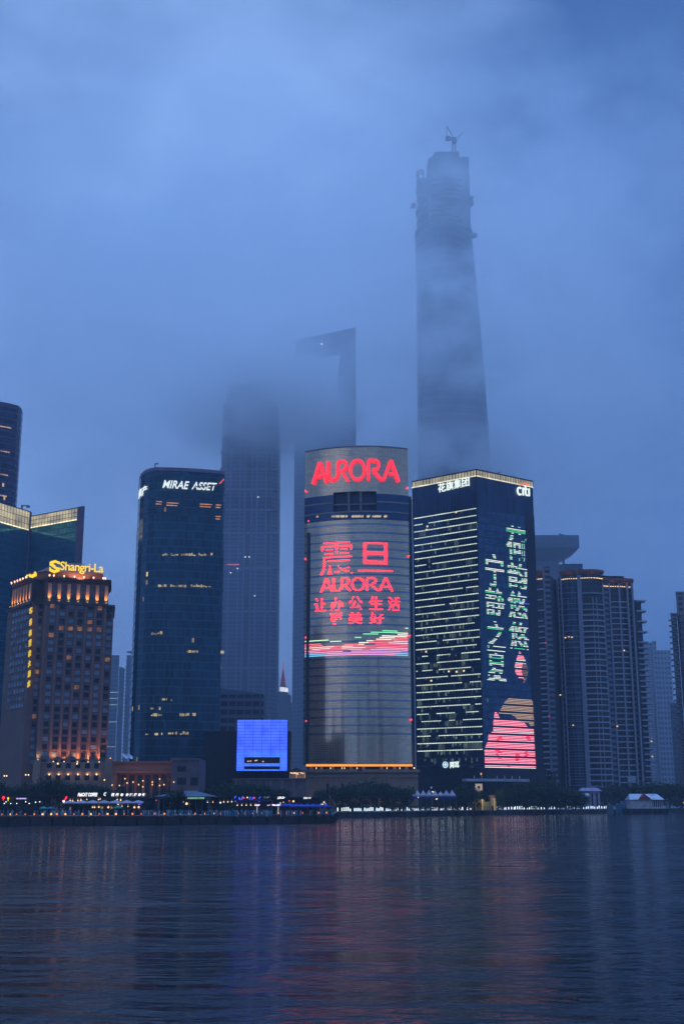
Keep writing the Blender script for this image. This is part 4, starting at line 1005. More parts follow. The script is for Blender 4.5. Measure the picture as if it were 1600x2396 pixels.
# dark service wing on its right flank
r2 = thing("service_tower", "narrow dark shaft squeezed between the gold-grey tower and its lit neighbour", "tower", (*pt(960, 1700, 640), GZ))
b = MB(); b.box(X(953.5, 1166, 638), X(963.5, 1166, 638), 640, 655, GZ, Z(1168, 640)); b.build("wall", M("dark service wall", (.035, .04, .055)), r2)
b = MB(); b.box(X(953.5, 1160, 638), X(962.5, 1160, 638), 640.5, 654, Z(1168, 640), Z(1161, 640)); b.build("cap", M("red brown cap", (.13, .06, .06)), r2)
p = v3((X(969, 1800, 634), 634.), Z(1797, 634)); b = MB(); b.ball(p + Vector((0, 1., 0)), .4, 6, 4); b.build("lamp", sc_m, r2); glamp("shaft_wash", 'SPOT', p, p + Vector((-1.5, 5, 12)), 1700, (1, .42, .08), r2, 80)

# ---- lit office tower, two faces
l, c, q = pt(963.5, 1129.6, 692), pt(1113.4, 1098, 665), pt(1245, 1127, 691)
r = thing("corner_tower", "square dark glass tower with rows of office lights and green-white light characters", "skyscraper", (*c, GZ))
CIT = r
zt = Z(1098, 665); zcb = Z(1114.5, 665); z0 = Z(1797, 668)
back = (l[0] + q[0] - c[0], l[1] + q[1] - c[1])
nL, nR = out_n(l, c), out_n(c, q)
fl = (Z(1216.5 - 26.5, 665) - Z(1783, 665)) / 34.6
zf0 = Z(1190, 665)
cl_ = facade("navy glazing left", (.03, .075, .15), (.012, .03, .065), 1.5, fl, .08, .10, .5, .1, lit=.14, lc1=(.6, .9, .75), lc2=(.9, .95, .8), lits=.09, seed=101, v0=zf0 % fl, lo=.25, hi=.98, clus=.47, wob=.01)
cr_ = facade("navy glazing right", (.03, .10, .20), (.012, .035, .075), 1.5, fl, .10, .16, .25, .1, lit=.05, lc1=(.35, .75, .8), lc2=(.7, .95, .9), lits=.30, seed=103, v0=zf0 % fl, lo=.3, hi=.8, clus=.5, wob=.01)
up = facade("navy plant screen", (.02, .05, .12), (.02, .04, .09), 1.9, 60., .14, .0, .2, .18, lit=0, seed=105)
zu0 = Z(1186, 665)
b = MB(); b.wall([l, c], z0, zu0, closed=False); b.build("left_facade", cl_, r)
b = MB(); b.wall([c, q], z0, zu0, closed=False); b.build("right_facade", cr_, r)
b = MB(); b.wall([l, c, q], zu0 + .002, zcb, closed=False); b.build("plant_screen", up, r)
b = MB(); b.wall([q, back, l], z0, zt, closed=False); b.cap([l, c, q, back], zcb + .5); b.build("rear_wall", M("dark rear wall", (.02, .025, .045)), r)
ce = E("crown panel light", (1, .88, .56), .62, .45, .16, base=(.3, .3, .25))
for a_, e_, n in ((l, c, nL), (c, q, nR)):
    d = v3(e_) - v3(a_); L = d.length
    b = MB(); b.obox(v3(a_, zcb), d, -n * .4, Vector((0, 0, zt - zcb - .6))); cp = b.build("lit_crown", ce, r)
    b = MB(); N = 44
    for k in range(N + 1): b.obox(v3(a_, zcb) + d * (k / N) * .996 + n * .04, d / L * (.16 if k % 2 else .36), n * .35, Vector((0, 0, zt - zcb)))
    b.obox(v3(a_, zt - .6) + n * .05, d, n * .4, Vector((0, 0, .7))); b.build("crown_rib", M("crown ribs", (.05, .05, .06)), cp)
    b = MB(); b.obox(v3(a_, zcb) + n * .06, d, n * .5, Vector((0, 0, .5))); b.build("crown_strip", E("crown strip", (1, .93, .7), .9, .4, .2), cp)
b = MB(); d = v3(q) - v3(c); p = v3(c) + d * .45 - nR * 4; b.cyl(p + Vector((0, 0, zcb)), p + Vector((0, 0, zt + 1.6)), .2, n=5); b.obox(p + Vector((-1, 0, zt + 1.2)), (3.4, 0, 1.2), (0, .4, 0), (0, 0, .4)); b.build("roof_crane", steel, r)
b = MB(); e = v3(c) + nL * .1; b.obox(v3(q, z0) - (d.normalized() * 7) + nR * .05, d.normalized() * 7, nR * .25, Vector((0, 0, Z(1205, 690) - z0))); b.build("dark_edge", M("dark edge glass", (.008, .015, .035), .3), r)
# office strips
sm = E("office strip light", (.86, 1, .80), 1.05, .3, .12)
dL = v3(c) - v3(l); LL = dL.length; eL = dL / LL
random.seed(5)
for k in range(35):
    z = zf0 - fl * k; b = MB(); u = LL * .03
    brk = 0 if k in (0, 2, 4, 6, 8, 10) else (.010 if k < 18 else .024)
    off = 0
    while u < LL * .985:
        if random.random() < brk and off == 0: off = random.randint(2, 7 if k > 18 else 4)
        if off: off -= 1
        else: b.obox(v3(l, z) + eL * u + nL * .12, eL * .66, nL * .12, Vector((0, 0, .46)))
        u += 1.02
    if k == 34: continue
    b.build("office_light", sm, r)
b = MB()      # lit blinds and interiors under the strips, floor by floor
bl_m = E("lit blinds", (.66, .92, .74), .11, .8, .5)
for k in range(35):
    n_ = 2 if k < 14 else (6 if k < 31 else 9)
    for j in range(n_):
        u = random.uniform(.06, .95) * LL; ww = random.uniform(.3, 1.3); hh = random.uniform(.8, fl * .62); b.obox(v3(l, zf0 - fl * k - .15 - hh) + eL * u + nL * .04, eL * ww, nL * .05, Vector((0, 0, hh)))
b.build("lit_blind", bl_m, r)
b = MB(); wl_ = E("warm office lamp", (1, .78, .4), 1.0)
for px, py in ((1048, 1573), (1083, 1572), (1066, 1574), (1007, 1595), (995, 1527), (1065, 1201), (996, 1242), (998, 1234)): p = hit(px, py, v3(c), nL) + nL * .15; b.obox(p, eL * 1.1, nL * .1, Vector((0, 0, 1.)))
each(b, "lit_window", wl_, r)
wh = E("white character light", (.86, 1, .92), 1.15)
for i, ch in enumerate("花旗集团"):
    a_, e_ = 1026.5 + 18.6 * i, 1026.5 + 18.6 * i + 16.6; py = 1141 - 4.3 * i
    sign("character", txt(ch, .0, .06), rect(a_, py - 9.5, e_, py + 10.5, v3(c), nL, .6, slant=(1.5, -1.5), gap=.5), wh, r)
def citi_word():
    cc_ = strokes([[(.34 + .27 * math.cos(R(a)), .36 + .33 * math.sin(R(a))) for a in range(48, 316, 20)]], .15)
    i1 = strokes([[(.78, 0), (.78, .72)]], .15); t_ = strokes([[(1.10, .95), (1.10, .2), (1.18, .07), (1.34, .06)], [(.96, .64), (1.32, .64)]], .14); i2 = strokes([[(1.55, 0), (1.55, .72)]], .15)
    return join(cc_, i1, t_, i2)
V, Pp = citi_word(); V = norm(V)
sign("sign", (V, Pp), rect(1207, 1136, 1236.5, 1161, v3(c), nR, .6, slant=(-2, 2), gap=.5), wh, r, "white lower-case word near the top right corner")
V, Pp = strokes([[(.5 - .5 * math.cos(R(a)), math.sin(R(a)) * .9) for a in range(8, 173, 15)]], .26)
sign("sign_arc", (V, Pp), rect(1217, 1130.5, 1233.5, 1138, v3(c), nR, .5, slant=(-1, 1), gap=.55), E("orange arc light", (1, .16, .04), 1.2), r)
# characters made of tubes on the right face
dR = v3(q) - v3(c); LR = dR.length; eR = dR / LR
def cu(px, py): return (hit(px, py, v3(c), nR) - v3(c)).dot(eR)
def cz(px, py): return hit(px, py, v3(c), nR).z
gw = [E("white tube", (.95, 1, .88), 1.25), E("green tube", (.10, .85, .35), 1.), E("pink tube", (1, .24, .32), 2.3), E("deep pink tube", (1, .03, .08), 1.6), E("amber tube", (1, .62, .38), .75), E("dim amber tube", (.8, .45, .3), .35)]
sp_ = fl / 4.0
def rows_between(za, zb2):
    o = []; k = int((zf0 - zb2) / fl) - 1
    for kk in range(k, k + 60):
        zt_ = zf0 - fl * kk
        for j in range(4):
            z = zt_ - .4 - j * fl * .20
            if za <= z <= zb2: o.append(z)
        if zt_ < za: break
    return o
def c_led(VP, px0, px1, py0, py1, mats, name="light_character"):
    pm = (py0 + py1) / 2; u0, u1 = cu(px0, pm), cu(px1, pm); za, zb2 = cz((px0 + px1) / 2, py1), cz((px0 + px1) / 2, py0)
    V, Pp = VP; bs_ = {}
    for z in rows_between(za, zb2):
        v = (z - za) / (zb2 - za)
        for a_, e_ in scan(V, Pp, v):
            if (e_ - a_) * (u1 - u0) < .25: e_ = a_ + .3 / (u1 - u0)
            x0_, x1_ = u0 + (u1 - u0) * a_, u0 + (u1 - u0) * e_
            i = mats[0] if random.random() < .86 else mats[-1]
            bs_.setdefault(i, MB()).obox(v3(c, z) + eR * x0_ + nR * .15, eR * (x1_ - x0_), nR * .15, Vector((0, 0, .32)))
            if mats[0] == 0: bs_.setdefault(1, MB()).obox(v3(c, z) + eR * (x0_ - .42) + nR * .15, eR * .4, nR * .15, Vector((0, 0, .32)))
    par = None
    for i in sorted(bs_):
        o = bs_[i].build(name if par is None else "edge_light", gw[i], r if par is None else par)
        par = par or o
for ch, p0, p1, y0, y1 in (("荷", 1184, 1229, 1231, 1312), ("韵", 1187, 1232, 1316, 1378), ("悠", 1187, 1233, 1384, 1450), ("悠", 1190, 1236, 1455, 1521), ("宁", 1135, 1178, 1296, 1373), ("静", 1135, 1180, 1377, 1440), ("之", 1138, 1182, 1452, 1517), ("夏", 1138, 1184, 1520, 1596)):
    c_led(txt(ch, .012), p0, p1, y0 + 1, y1 + 1, [0, 1])
def shape(pts, px0, px1, py0, py1): return [Vector(((a_ - px0) / (px1 - px0), (py1 - b_) / (py1 - py0), 0)) for a_, b_ in pts]
def c_poly(pts, mats, name):
    xs_ = [p[0] for p in pts]; ys_ = [p[1] for p in pts]; bx = (min(xs_), max(xs_), min(ys_), max(ys_)); c_led((shape(pts, *bx), [tuple(range(len(pts)))]), *bx, mats, name)
c_poly([(1215, 1525), (1224, 1536), (1231, 1552), (1222, 1555), (1218, 1566), (1220, 1580), (1224, 1590), (1212, 1588), (1204, 1575), (1203, 1560), (1208, 1543)], [2, 0], "light_bud")
c_poly([(1223, 1553), (1231, 1553), (1234, 1568), (1232, 1585), (1224, 1600), (1222, 1598), (1226, 1585), (1220, 1580), (1219, 1566)], [5, 5], "light_bud")
c_poly([(1193, 1632), (1215, 1630), (1240, 1633), (1246, 1640), (1247, 1680), (1247, 1697), (1238, 1697), (1228, 1682), (1215, 1690), (1200, 1676), (1190, 1672), (1165, 1672), (1172, 1660), (1180, 1645)], [4, 4], "light_petal")
c_poly([(1158, 1667), (1164, 1672), (1172, 1690), (1180, 1713), (1186, 1700), (1190, 1690), (1196, 1683), (1204, 1690), (1210, 1688), (1222, 1684), (1232, 1698), (1240, 1707), (1248, 1702), (1250, 1798), (1132, 1798), (1132, 1755), (1140, 1738), (1142, 1720), (1153, 1714), (1154, 1690)], [2, 0], "light_lotus")
for seg in (((1160, 1755), (1168, 1775)), ((1163, 1722), (1170, 1735)), ((1200, 1762), (1210, 1782)), ((1232, 1757), (1228, 1775)), ((1178, 1790), (1200, 1795)), ((1230, 1720), (1236, 1732))):
    (p0, y0), (p1, y1) = seg; b = MB()
    for z in rows_between(cz(p0, y1), cz(p0, y0)):
        f_ = random.random(); u0 = cu(p0 + (p1 - p0) * f_, y0); b.obox(v3(c, z) + eR * (u0 - 1.4) + nR * .32, eR * random.uniform(1.5, 3.5), nR * .12, Vector((0, 0, .42)))
    if b.f: b.build("light_vein", gw[3], r)
b = MB(); u0 = cu(1209, 1409); b.obox(v3(c, cz(1225, 1413)) + eR * u0 + nR * .32, eR * (cu(1237, 1413) - u0), nR * .1, Vector((0, 0, .4))); b.build("stray_light", E("blue tube", (.1, .15, 1), .9), r)
sign("sign", txt("拜耳", .02, .06), rect(1053.5, 1782, 1075, 1797, v3(c), nL, .4, slant=(1, -1), gap=.5), wh, r, "white pair of characters beside a ring emblem")
V, Pp = join(strokes([[(.5 + .45 * math.cos(i * .3142), .5 + .45 * math.sin(i * .3142)) for i in range(21)]], .09), strokes([[(.5, .2), (.5, .8)], [(.22, .5), (.78, .5)]], .13))
sign("emblem", (V, Pp), rect(1037, 1782, 1049, 1797, v3(c), nL, .4, gap=.5), E("cool ring light", (.6, .85, 1), 1.3), r)
# dark podium of the same tower
pd = M("dark podium", (.02, .022, .035), .5)
b = MB(); P = [(l[0] + .3, l[1] - 3), (c[0], c[1] - 6), (q[0] + 1, q[1] - 3), back]; b.prism(P, GZ, z0 - .01); b.build("podium", pd, r)
a_, e_ = pt(1090, 1825, 655), pt(1238, 1825, 668)
b = MB(); d = v3(e_) - v3(a_); n = out_n(a_, e_); b.obox(v3(a_, Z(1828, 655)), d, -n * 5, Vector((0, 0, 1.4)))
b.build("canopy", M("pale canopy", (.40, .43, .48), .5), r)
b = MB()
for k in range(7): b.obox(v3(a_, Z(1826, 655) + .4) + d * (.15 + k * .12) - n * 2, d * .01, -n * .5, Vector((0, 0, 2.2)))
b.build("canopy_post", M("pale canopy", (.40, .43, .48)), r)
b = MB(); p = W(1125, 1811, 660); b.box(p.x - .4, p.x + .3, 659.4, 659.7, p.z - .6, p.z + .6); b.build("window", E("warm window", (1, .5, .25), .8), r)

# ---- tower with flared square cap, right of the lit office tower
Y = 1050
r = thing("capped_tower", "hazy tower with an overhanging flared box on top, behind the lit office tower", "high-rise", (*pt(1290, 1500, Y), GZ))
mt = facade("capped tower panels", (.06, .075, .13), (.11, .12, .18), 4., 5.0, .05, .06, .1, .4, lit=0, seed=111, var=.15)
x0, x1, xs1 = X(1215, 1270, Y), X(1354, 1268, Y), X(1309, 1310, Y); zc0, zc1 = Z(1281, Y), Z(1252, Y)
b = MB(); b.box(x0, x1, Y, Y + 40, zc0, zc1); b.build("cap", mt, r)
b = MB(); zl_ = Z(1308, Y); T = [(x0, Y), (x1, Y), (x1, Y + 40), (x0, Y + 40)]; Bq = [(x0, Y + 9), (xs1, Y + 9), (xs1, Y + 36), (x0, Y + 36)]
for i in range(4): j = (i + 1) % 4; b.face([v3(Bq[i], zl_), v3(Bq[j], zl_), v3(T[j], zc0), v3(T[i], zc0)])
b.build("cap_soffit", M("dark soffit", (.05, .055, .09)), r)
b = MB(); b.box(x0, xs1, Y + 9, Y + 36, GZ, zl_ - .01); b.build("shaft", mt, r)
b = MB(); p = W(1318, 1318, Y + 12); b.box(p.x - 1, p.x + 1, Y + 12, Y + 14, zl_ - 25, Z(1296, Y + 12)); b.box(X(1308, 1320, Y), X(1327, 1320, Y), Y + 10, Y + 24, Z(1345, Y), Z(1315, Y)); b.build("strut", M("roof steel", (.08, .09, .14)), r)
b = MB()
for px0, px1, py0, py1 in ((1311, 1315, 1243, 1246), (1314, 1321, 1246, 1248.5), (1316, 1318, 1248, 1252), (1321, 1324, 1246, 1250)): b.box(X(px0, py0, Y), X(px1, py0, Y), Y + 8, Y + 10, Z(py1, Y), Z(py0, Y))
b.build("roof_mast", M("roof steel", (.08, .09, .14)), r)
r = thing("plain_block", "plain grey block roof peeping above the orange-ringed flats", "building", (*pt(1343, 1330, 960), GZ))
b = MB(); b.box(X(1318, 1322, 960), X(1362, 1321, 960), 960, 980, GZ, Z(1321, 960)); b.build("wall", mt, r)
b = MB(); b.box(X(1318, 1322, 960) - .3, X(1362, 1321, 960) + .3, 959.7, 980.3, Z(1321, 960), Z(1319.5, 960)); b.build("roof_edge", roof_m, r)

# ---- apartment towers on the right bank
flat_w = M("grey lilac render", (.30, .30, .36), .75, var=.1); slabm = M("balcony slab", (.44, .44, .50), .7, var=.1)
glz = facade("flats glazing", (.02, .055, .10), (.10, .11, .15), 2.6, 3.9, .08, .10, .2, .15, lit=.006, lits=.8, lc1=(1, .6, .3), lc2=(1, .8, .5), seed=121, clus=.5)
darkr = facade("flats loggia", (.022, .022, .04), (.07, .065, .08), 2.9, 3.9, .12, .14, .1, .35, lit=.006, lits=.9, lc1=(1, .5, .2), lc2=(1, .8, .5), seed=123, clus=.5)
punch = facade("punched stair windows", (.015, .02, .045), (.18, .175, .21), 7.0, 3.9, .22, .48, .0, .3, lit=0, seed=125)
oring = M("orange roof ring", (.26, .11, .07), .6, var=.1)
bulbs = E("crown bulbs", (1, .72, .4), 1.8)
FL = 13.45 * 850 / 2800 / 1.03
def arc_pts(px0, px1, py, Y0, Y1, bulge, n=8):
    a_, e_ = Vector(pt(px0, py, Y0)), Vector(pt(px1, py, Y1)); dd_ = (e_ - a_); nn = Vector((dd_.y, -dd_.x)).normalized()
    return [tuple(a_ + dd_ * (i / n) + nn * bulge * 4 * (i / n) * (1 - i / n)) for i in range(n + 1)]
def arc_slab(b, pts, z, h, out, back=1.):
    for p, q_ in zip(pts[:-1], pts[1:]):
        p, q_ = v3(p, z), v3(q_, z); dd_ = q_ - p; nn = Vector((dd_.y, -dd_.x, 0)).normalized(); b.obox(p + nn * out, dd_, -nn * (out + back), Vector((0, 0, h)))
def wall_open(name, pts, z0, z1, mat, par): b = MB(); b.wall(pts, z0, z1, closed=False); return b.build(name, mat, par)
r = thing("apartment_tower", "broad apartment tower with curved glass bay, stacked balconies and orange-lit roof rings", "flats", (*pt(1390, 1700, 850), GZ))
zA = Z(1346, 850); zB = Z(1362, 850)
g1 = arc_pts(1314, 1351, 1400, 853, 848, 2.2); p1 = [g1[-1], pt(1358.5, 1400, 846.5)]
g2 = arc_pts(1358.5, 1409, 1400, 846.8, 849, 3.2); p2 = [g2[-1], pt(1426, 1400, 852)]
g3 = arc_pts(1426, 1466, 1400, 852.3, 854, 1.2); p3 = [g3[-1], pt(1480, 1400, 855.5)]
side = [pt(1303, 1400, 860), pt(1305.5, 1400, 857), g1[0]]
full = side + g1[1:] + [p1[1]] + g2[1:] + [p2[1]] + g3[1:] + [p3[1]]
full = [p for i, p in enumerate(full) if i == 0 or p != full[i - 1]]
wall_open("glass_bay", g1, GZ, zA, glz, r); wall_open("pier", p1, GZ, zA, flat_w, r); wall_open("loggia_wall", g2, GZ, zA, darkr, r); wall_open("window_pier", p2, GZ, zB, punch, r); wall_open("loggia_wall", g3, GZ, zB, darkr, r); wall_open("window_pier", p3, GZ, zB, punch, r); wall_open("side_wall", side, GZ, zA, punch, r)
back_ = [p3[1], (p3[1][0], 885), (side[0][0], 885), side[0]]
wall_open("rear_wall", back_, GZ, zB, flat_w, r)
b = MB(); b.cap(full[:28] + back_[1:3], zA - .2)
b.build("roof", roof_m, r)
def crown(pts, z, par, o_=1.6):
    b = MB(); arc_slab(b, pts, z, 1.2, o_, 3.); arc_slab(b, pts, z + 1.204, 1.1, o_ + .9, 3.); arc_slab(b, pts, z + 2.31, .9, o_ + .3, 3.); o = b.build("roof_ring", oring, par)
    b = MB()
    for p, q_ in zip(pts[:-1], pts[1:]):
        p, q_ = v3(p), v3(q_); dd_ = q_ - p; nn = Vector((dd_.y, -dd_.x, 0)).normalized(); N = max(1, round(dd_.length / 1.35))
        for k in range(N): b.obox(p + dd_ * (k + .3) / N + nn * .5 + Vector((0, 0, z - 3.2)), dd_ / N * .45, nn * .3, Vector((0, 0, .55)))
    b.build("ring_bulb", bulbs, o)
    for k in range(2):
        m_ = v3(pts[len(pts) // 4 if k == 0 else 3 * len(pts) // 4]); glamp("ring_glow", 'POINT', m_ + Vector((0, -4.2, z - .2)), None, 70, (1, .36, .12), par)
crown(g1 + [p1[1]] + g2[1:], zA, r); crown([p2[0]] + [p2[1]] + g3[1:] + [p3[1]], zB, r)
b = MB()
for px, nn in ((1352.5, 1), (1357, 1)): q_ = hit(px, 1400, v3(p1[0]), Vector((0, -1, 0))); b.box(q_.x - .8, q_.x + .8, 845.6, 850, GZ, zA - .3)
for px in (1408, 1425, 1448, 1467, 1479): q_ = W(px, 1400, 852); b.box(q_.x - .55, q_.x + .55, 848.4 if px < 1420 else 850.8, 856, GZ, zB - .3)
q_ = W(1386, 1400, 844); b.box(q_.x - .3, q_.x + .3, 843.9, 846, GZ, Z(1400, 850)); q_ = W(1395, 1400, 844); b.box(q_.x - .3, q_.x + .3, 844.2, 846, GZ, Z(1400, 850)); q_ = W(1313, 1400, 852.5); b.box(q_.x - .4, q_.x + .4, 851.6, 856, GZ, zA - .3); q_ = W(1305.5, 1400, 855); b.box(q_.x - .4, q_.x + .4, 855, 860, GZ, zA - .3)
b.build("pilaster", flat_w, r)
k = 0; z = zA - FL * 3.6
while z > GZ + 6:
    if not (k == 1): 
        b = MB(); arc_slab(b, g2, z, .9 if k > 3 else .6, 1.3, .0); b.build("balcony", slabm, r)
    b = MB(); arc_slab(b, g1, z + 1.2, .28, .18, 0); b.build("floor_band", flat_w, r)
    if z < zB - FL * 2.6: b = MB(); arc_slab(b, g3, z - 1.2, .75, .9, 0.); b.build("balcony", slabm, r)
    z -= FL if k > 3 else FL * 1.0; k += 1
# side balconies seen edge-on
a0, a1 = pt(1484, 1420, 862), pt(1499, 1420, 864)
b = MB(); b.wall([p3[1], a0, a1, (a1[0], 885)], GZ, Z(1404, 862), closed=False); b.cap([p3[1], a0, a1, (a1[0], 885)], Z(1404, 862)); b.build("side_block", darkr, r)
z = Z(1408, 862); k = 0
while z > GZ + 5:
    b = MB(); b.box(a0[0] + .5, a1[0] + 2.8, 860.2, 868, z, z + 1.0); b.build("side_balcony", slabm, r); z -= FL * (1.9 if k < 4 else 1.); k += 1
b = MB()
for px, py in ((1330, 1490), (1337, 1491), (1322, 1492), (1459, 1522), (1443, 1699), (1340, 1697), (1384, 1788), (1310, 1626)): p = W(px, py, 845.5 if px < 1360 else 846.5); b.box(p.x - .5, p.x + .5, p.y - .3, p.y, p.z - .4, p.z + .4)
each(b, "lit_window", E("warm flat window", (1, .62, .28), 1.1, .5, .5), r)

r = thing("apartment_tower", "narrow apartment slab with ribbed balconies, pressed against the lit office tower", "flats", (*pt(1265, 1700, 840), GZ))
a0, a1, a2, a3 = pt(1246, 1400, 846), pt(1271, 1400, 842), pt(1288, 1400, 843), pt(1304, 1400, 872)
zA = Z(1345, 842)
wall_open("loggia_wall", [a0, a1], GZ, zA, darkr, r); wall_open("window_pier", [a1, a2], GZ, Z(1325, 842), punch, r); wall_open("dark_recess", [a2, a3, (a3[0], 890)], GZ, Z(1345, 842), M("recess render", (.06, .06, .09)), r)
b = MB(); b.cap([a0, a1, a2, a3, (a3[0], 890), (a0[0], 890)], zA - .3); b.build("roof", roof_m, r)
b = MB(); b.wall([(a0[0], 880), a0], GZ, zA, closed=False); b.build("side_wall", flat_w, r)
crown([a0, a1], zA, r, 1.2)
z = Z(1380, 842); k = 0
while z > GZ + 4:
    b = MB(); d = v3(a1) - v3(a0); n = out_n(a0, a1); b.obox(v3(a0, z) + d * .05 + n * 1.4, d * (.95 if k % 2 == 0 or k > 6 else .85), -n * 1.4, Vector((0, 0, .85))); b.build("balcony", slabm, r); z -= FL * (1.9 if k < 3 else 1.); k += 1
b = MB()
for px, py in ((1276, 1504), (1284, 1676)): p = W(px, py, 841.4); b.ball(p, .5, 6, 4)
b.build("beacon", E("dim red beacon", (1, .05, .1), .8), r)
p = W(1242, 1830, 800); b = MB()

# paler towers further along
def far_flats(label, segs, Y, wallm, glm, flh, seed_, balc):
    r = thing("apartment_tower", label, "flats", (*pt(segs[0][0], 1700, Y), GZ))
    for px0, px1, py, dy, nm in segs:
        a_, e_ = pt(px0, py, Y + dy), pt(px1, py, Y + dy); zt_ = Z(py, Y)
        b = MB(); P = [a_, e_, pt(px1, py, Y + 30), pt(px0, py, Y + 30)]; b.wall(P, GZ, zt_); b.cap(P, zt_); o = b.build("wing", glm, r)
        b = MB(); b.prism([(a_[0] - .4, Y + dy - .4), (e_[0] + .4, Y + dy - .4), pt(px1, py, Y + 30), pt(px0, py, Y + 30)], zt_, zt_ + 1.2); b.build("parapet", wallm, o)
        if nm in balc:
            z = zt_ - flh * 1.2
            while z > GZ + 4:
                b = MB(); s_, t_ = balc[nm]; w_ = e_[0] - a_[0]; b.box(a_[0] + w_ * s_, a_[0] + w_ * t_, Y + dy - 1.5, Y + dy, z, z + 1.2); b.build("balcony", wallm, o); z -= flh
    return r
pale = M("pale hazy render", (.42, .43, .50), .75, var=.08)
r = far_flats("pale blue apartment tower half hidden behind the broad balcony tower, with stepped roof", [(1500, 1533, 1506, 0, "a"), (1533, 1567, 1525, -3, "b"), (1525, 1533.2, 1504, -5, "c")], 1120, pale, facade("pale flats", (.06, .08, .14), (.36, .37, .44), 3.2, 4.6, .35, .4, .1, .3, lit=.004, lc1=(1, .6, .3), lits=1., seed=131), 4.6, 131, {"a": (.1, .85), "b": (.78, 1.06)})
b = MB()
for px, py in ((1523, 1726), (1523, 1735), (1525, 1770)): p = W(px, py, 1113); b.box(p.x - .7, p.x + .7, p.y - .3, p.y, p.z - .7, p.z + .7)
each(b, "lit_window", E("warm flat window", (1, .62, .28), 1.1, .5, .5), r)
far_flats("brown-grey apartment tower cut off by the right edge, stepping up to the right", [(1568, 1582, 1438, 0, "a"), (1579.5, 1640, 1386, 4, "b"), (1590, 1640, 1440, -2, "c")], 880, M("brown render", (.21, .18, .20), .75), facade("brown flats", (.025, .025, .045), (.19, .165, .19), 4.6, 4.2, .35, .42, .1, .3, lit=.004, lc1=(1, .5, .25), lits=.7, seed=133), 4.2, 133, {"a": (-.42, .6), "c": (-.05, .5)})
far_flats("thin dark apartment slab in the gap before the brown-grey tower", [(1566, 1592, 1646, 0, "a")], 1000, flat_w, facade("dark flats", (.02, .025, .05), (.10, .10, .15), 3.0, 4.2, .3, .35, .1, .3, lit=0, seed=135), 4.2, 135, {})  # darker wall and glass colours than the other flats
# ================================================================ the waterfront
random.seed(21)
# ---- trees: a few shapes, every tree its own object with trunk and crown
leaf = M("night foliage", (.022, .045, .02), .7, var=.5, vs=.35)
bark = M("bark", (.05, .038, .03), .9)
def tree_proto(kind, seed):
    rn = random.Random(seed); tr = MB(); cr = MB(); tips = []
    if kind == "round":
        tr.cyl((0, 0, 0), (.03, .02, .25), .055, .035, 7)
        for i in range(7):
            a = i * 2.4 + rn.random(); e_ = Vector((math.cos(a) * rn.uniform(.3, .62), math.sin(a) * rn.uniform(.3, .62), rn.uniform(.5, .86))); s = Vector((.02, .01, rn.uniform(.25, .42)))
            tr.cyl(s, e_, .026, .008, 5); tips.append(e_)
            for j in range(2): f_ = s.lerp(e_, rn.uniform(.5, .9)); g_ = f_ + Vector((rn.uniform(-.2, .2), rn.uniform(-.2, .2), rn.uniform(.05, .22))); tr.cyl(f_, g_, .012, .004, 4); tips.append(g_)
        cl = [(t_, rn.uniform(.16, .30)) for t_ in tips] + [(Vector((rn.uniform(-.45, .45), rn.uniform(-.45, .45), rn.uniform(.12, .95))), rn.uniform(.16, .28)) for _ in range(16)]
        for c_, s in cl:
            for _ in range(75):
                v = Vector((rn.gauss(0, 1), rn.gauss(0, 1), rn.gauss(0, .75))).normalized() * s * rn.uniform(.45, 1.08); leafq(cr, c_ + v, rn.uniform(.022, .05), rn)
    elif kind == "cone":
        tr.cyl((0, 0, 0), (0, 0, .97), .03, .004, 6)
        for k in range(16):
            z = .1 + .055 * k; rad = .30 * (1 - z) + .02
            for j in range(9):
                a = j * .698 + k * .4 + rn.random() * .3; e_ = Vector((math.cos(a) * rad, math.sin(a) * rad, z - .03)); tr.cyl((0, 0, z), e_, .006, .002, 3)
                for _ in range(9): q = Vector((0, 0, z)).lerp(e_, rn.uniform(.3, 1.05)); leafq(cr, q + Vector((rn.gauss(0, .015), rn.gauss(0, .015), rn.gauss(0, .012))), rn.uniform(.016, .032), rn)
    else:   # low shrub, branches from the ground
        for i in range(6):
            a = i * 1.05 + rn.random(); e_ = Vector((math.cos(a) * .5, math.sin(a) * .4, rn.uniform(.4, .85))); tr.cyl((0, 0, 0), e_, .03, .008, 5); tips.append(e_)
        for c_ in tips + [Vector((rn.uniform(-.7, .7), rn.uniform(-.4, .4), rn.uniform(.25, .75))) for _ in range(12)]:
            s = rn.uniform(.18, .32)
            for _ in range(70): v = Vector((rn.gauss(0, 1), rn.gauss(0, 1), rn.gauss(0, .7))).normalized() * s * rn.uniform(.4, 1.1); v += c_; v.z = max(.02, v.z); leafq(cr, v, rn.uniform(.025, .05), rn)
    return tr, cr
def leafq(b, c_, s, rn):
    n = Vector((rn.gauss(0, 1), rn.gauss(0, 1), rn.gauss(.6, 1))).normalized(); a = n.orthogonal().normalized(); k = n.cross(a); an = rn.random() * 3.14; u = a * math.cos(an) + k * math.sin(an); v = n.cross(u)
    b.face([c_ - u * s, c_ + v * s * .55, c_ + u * s, c_ - v * s * .55])
protos = {}
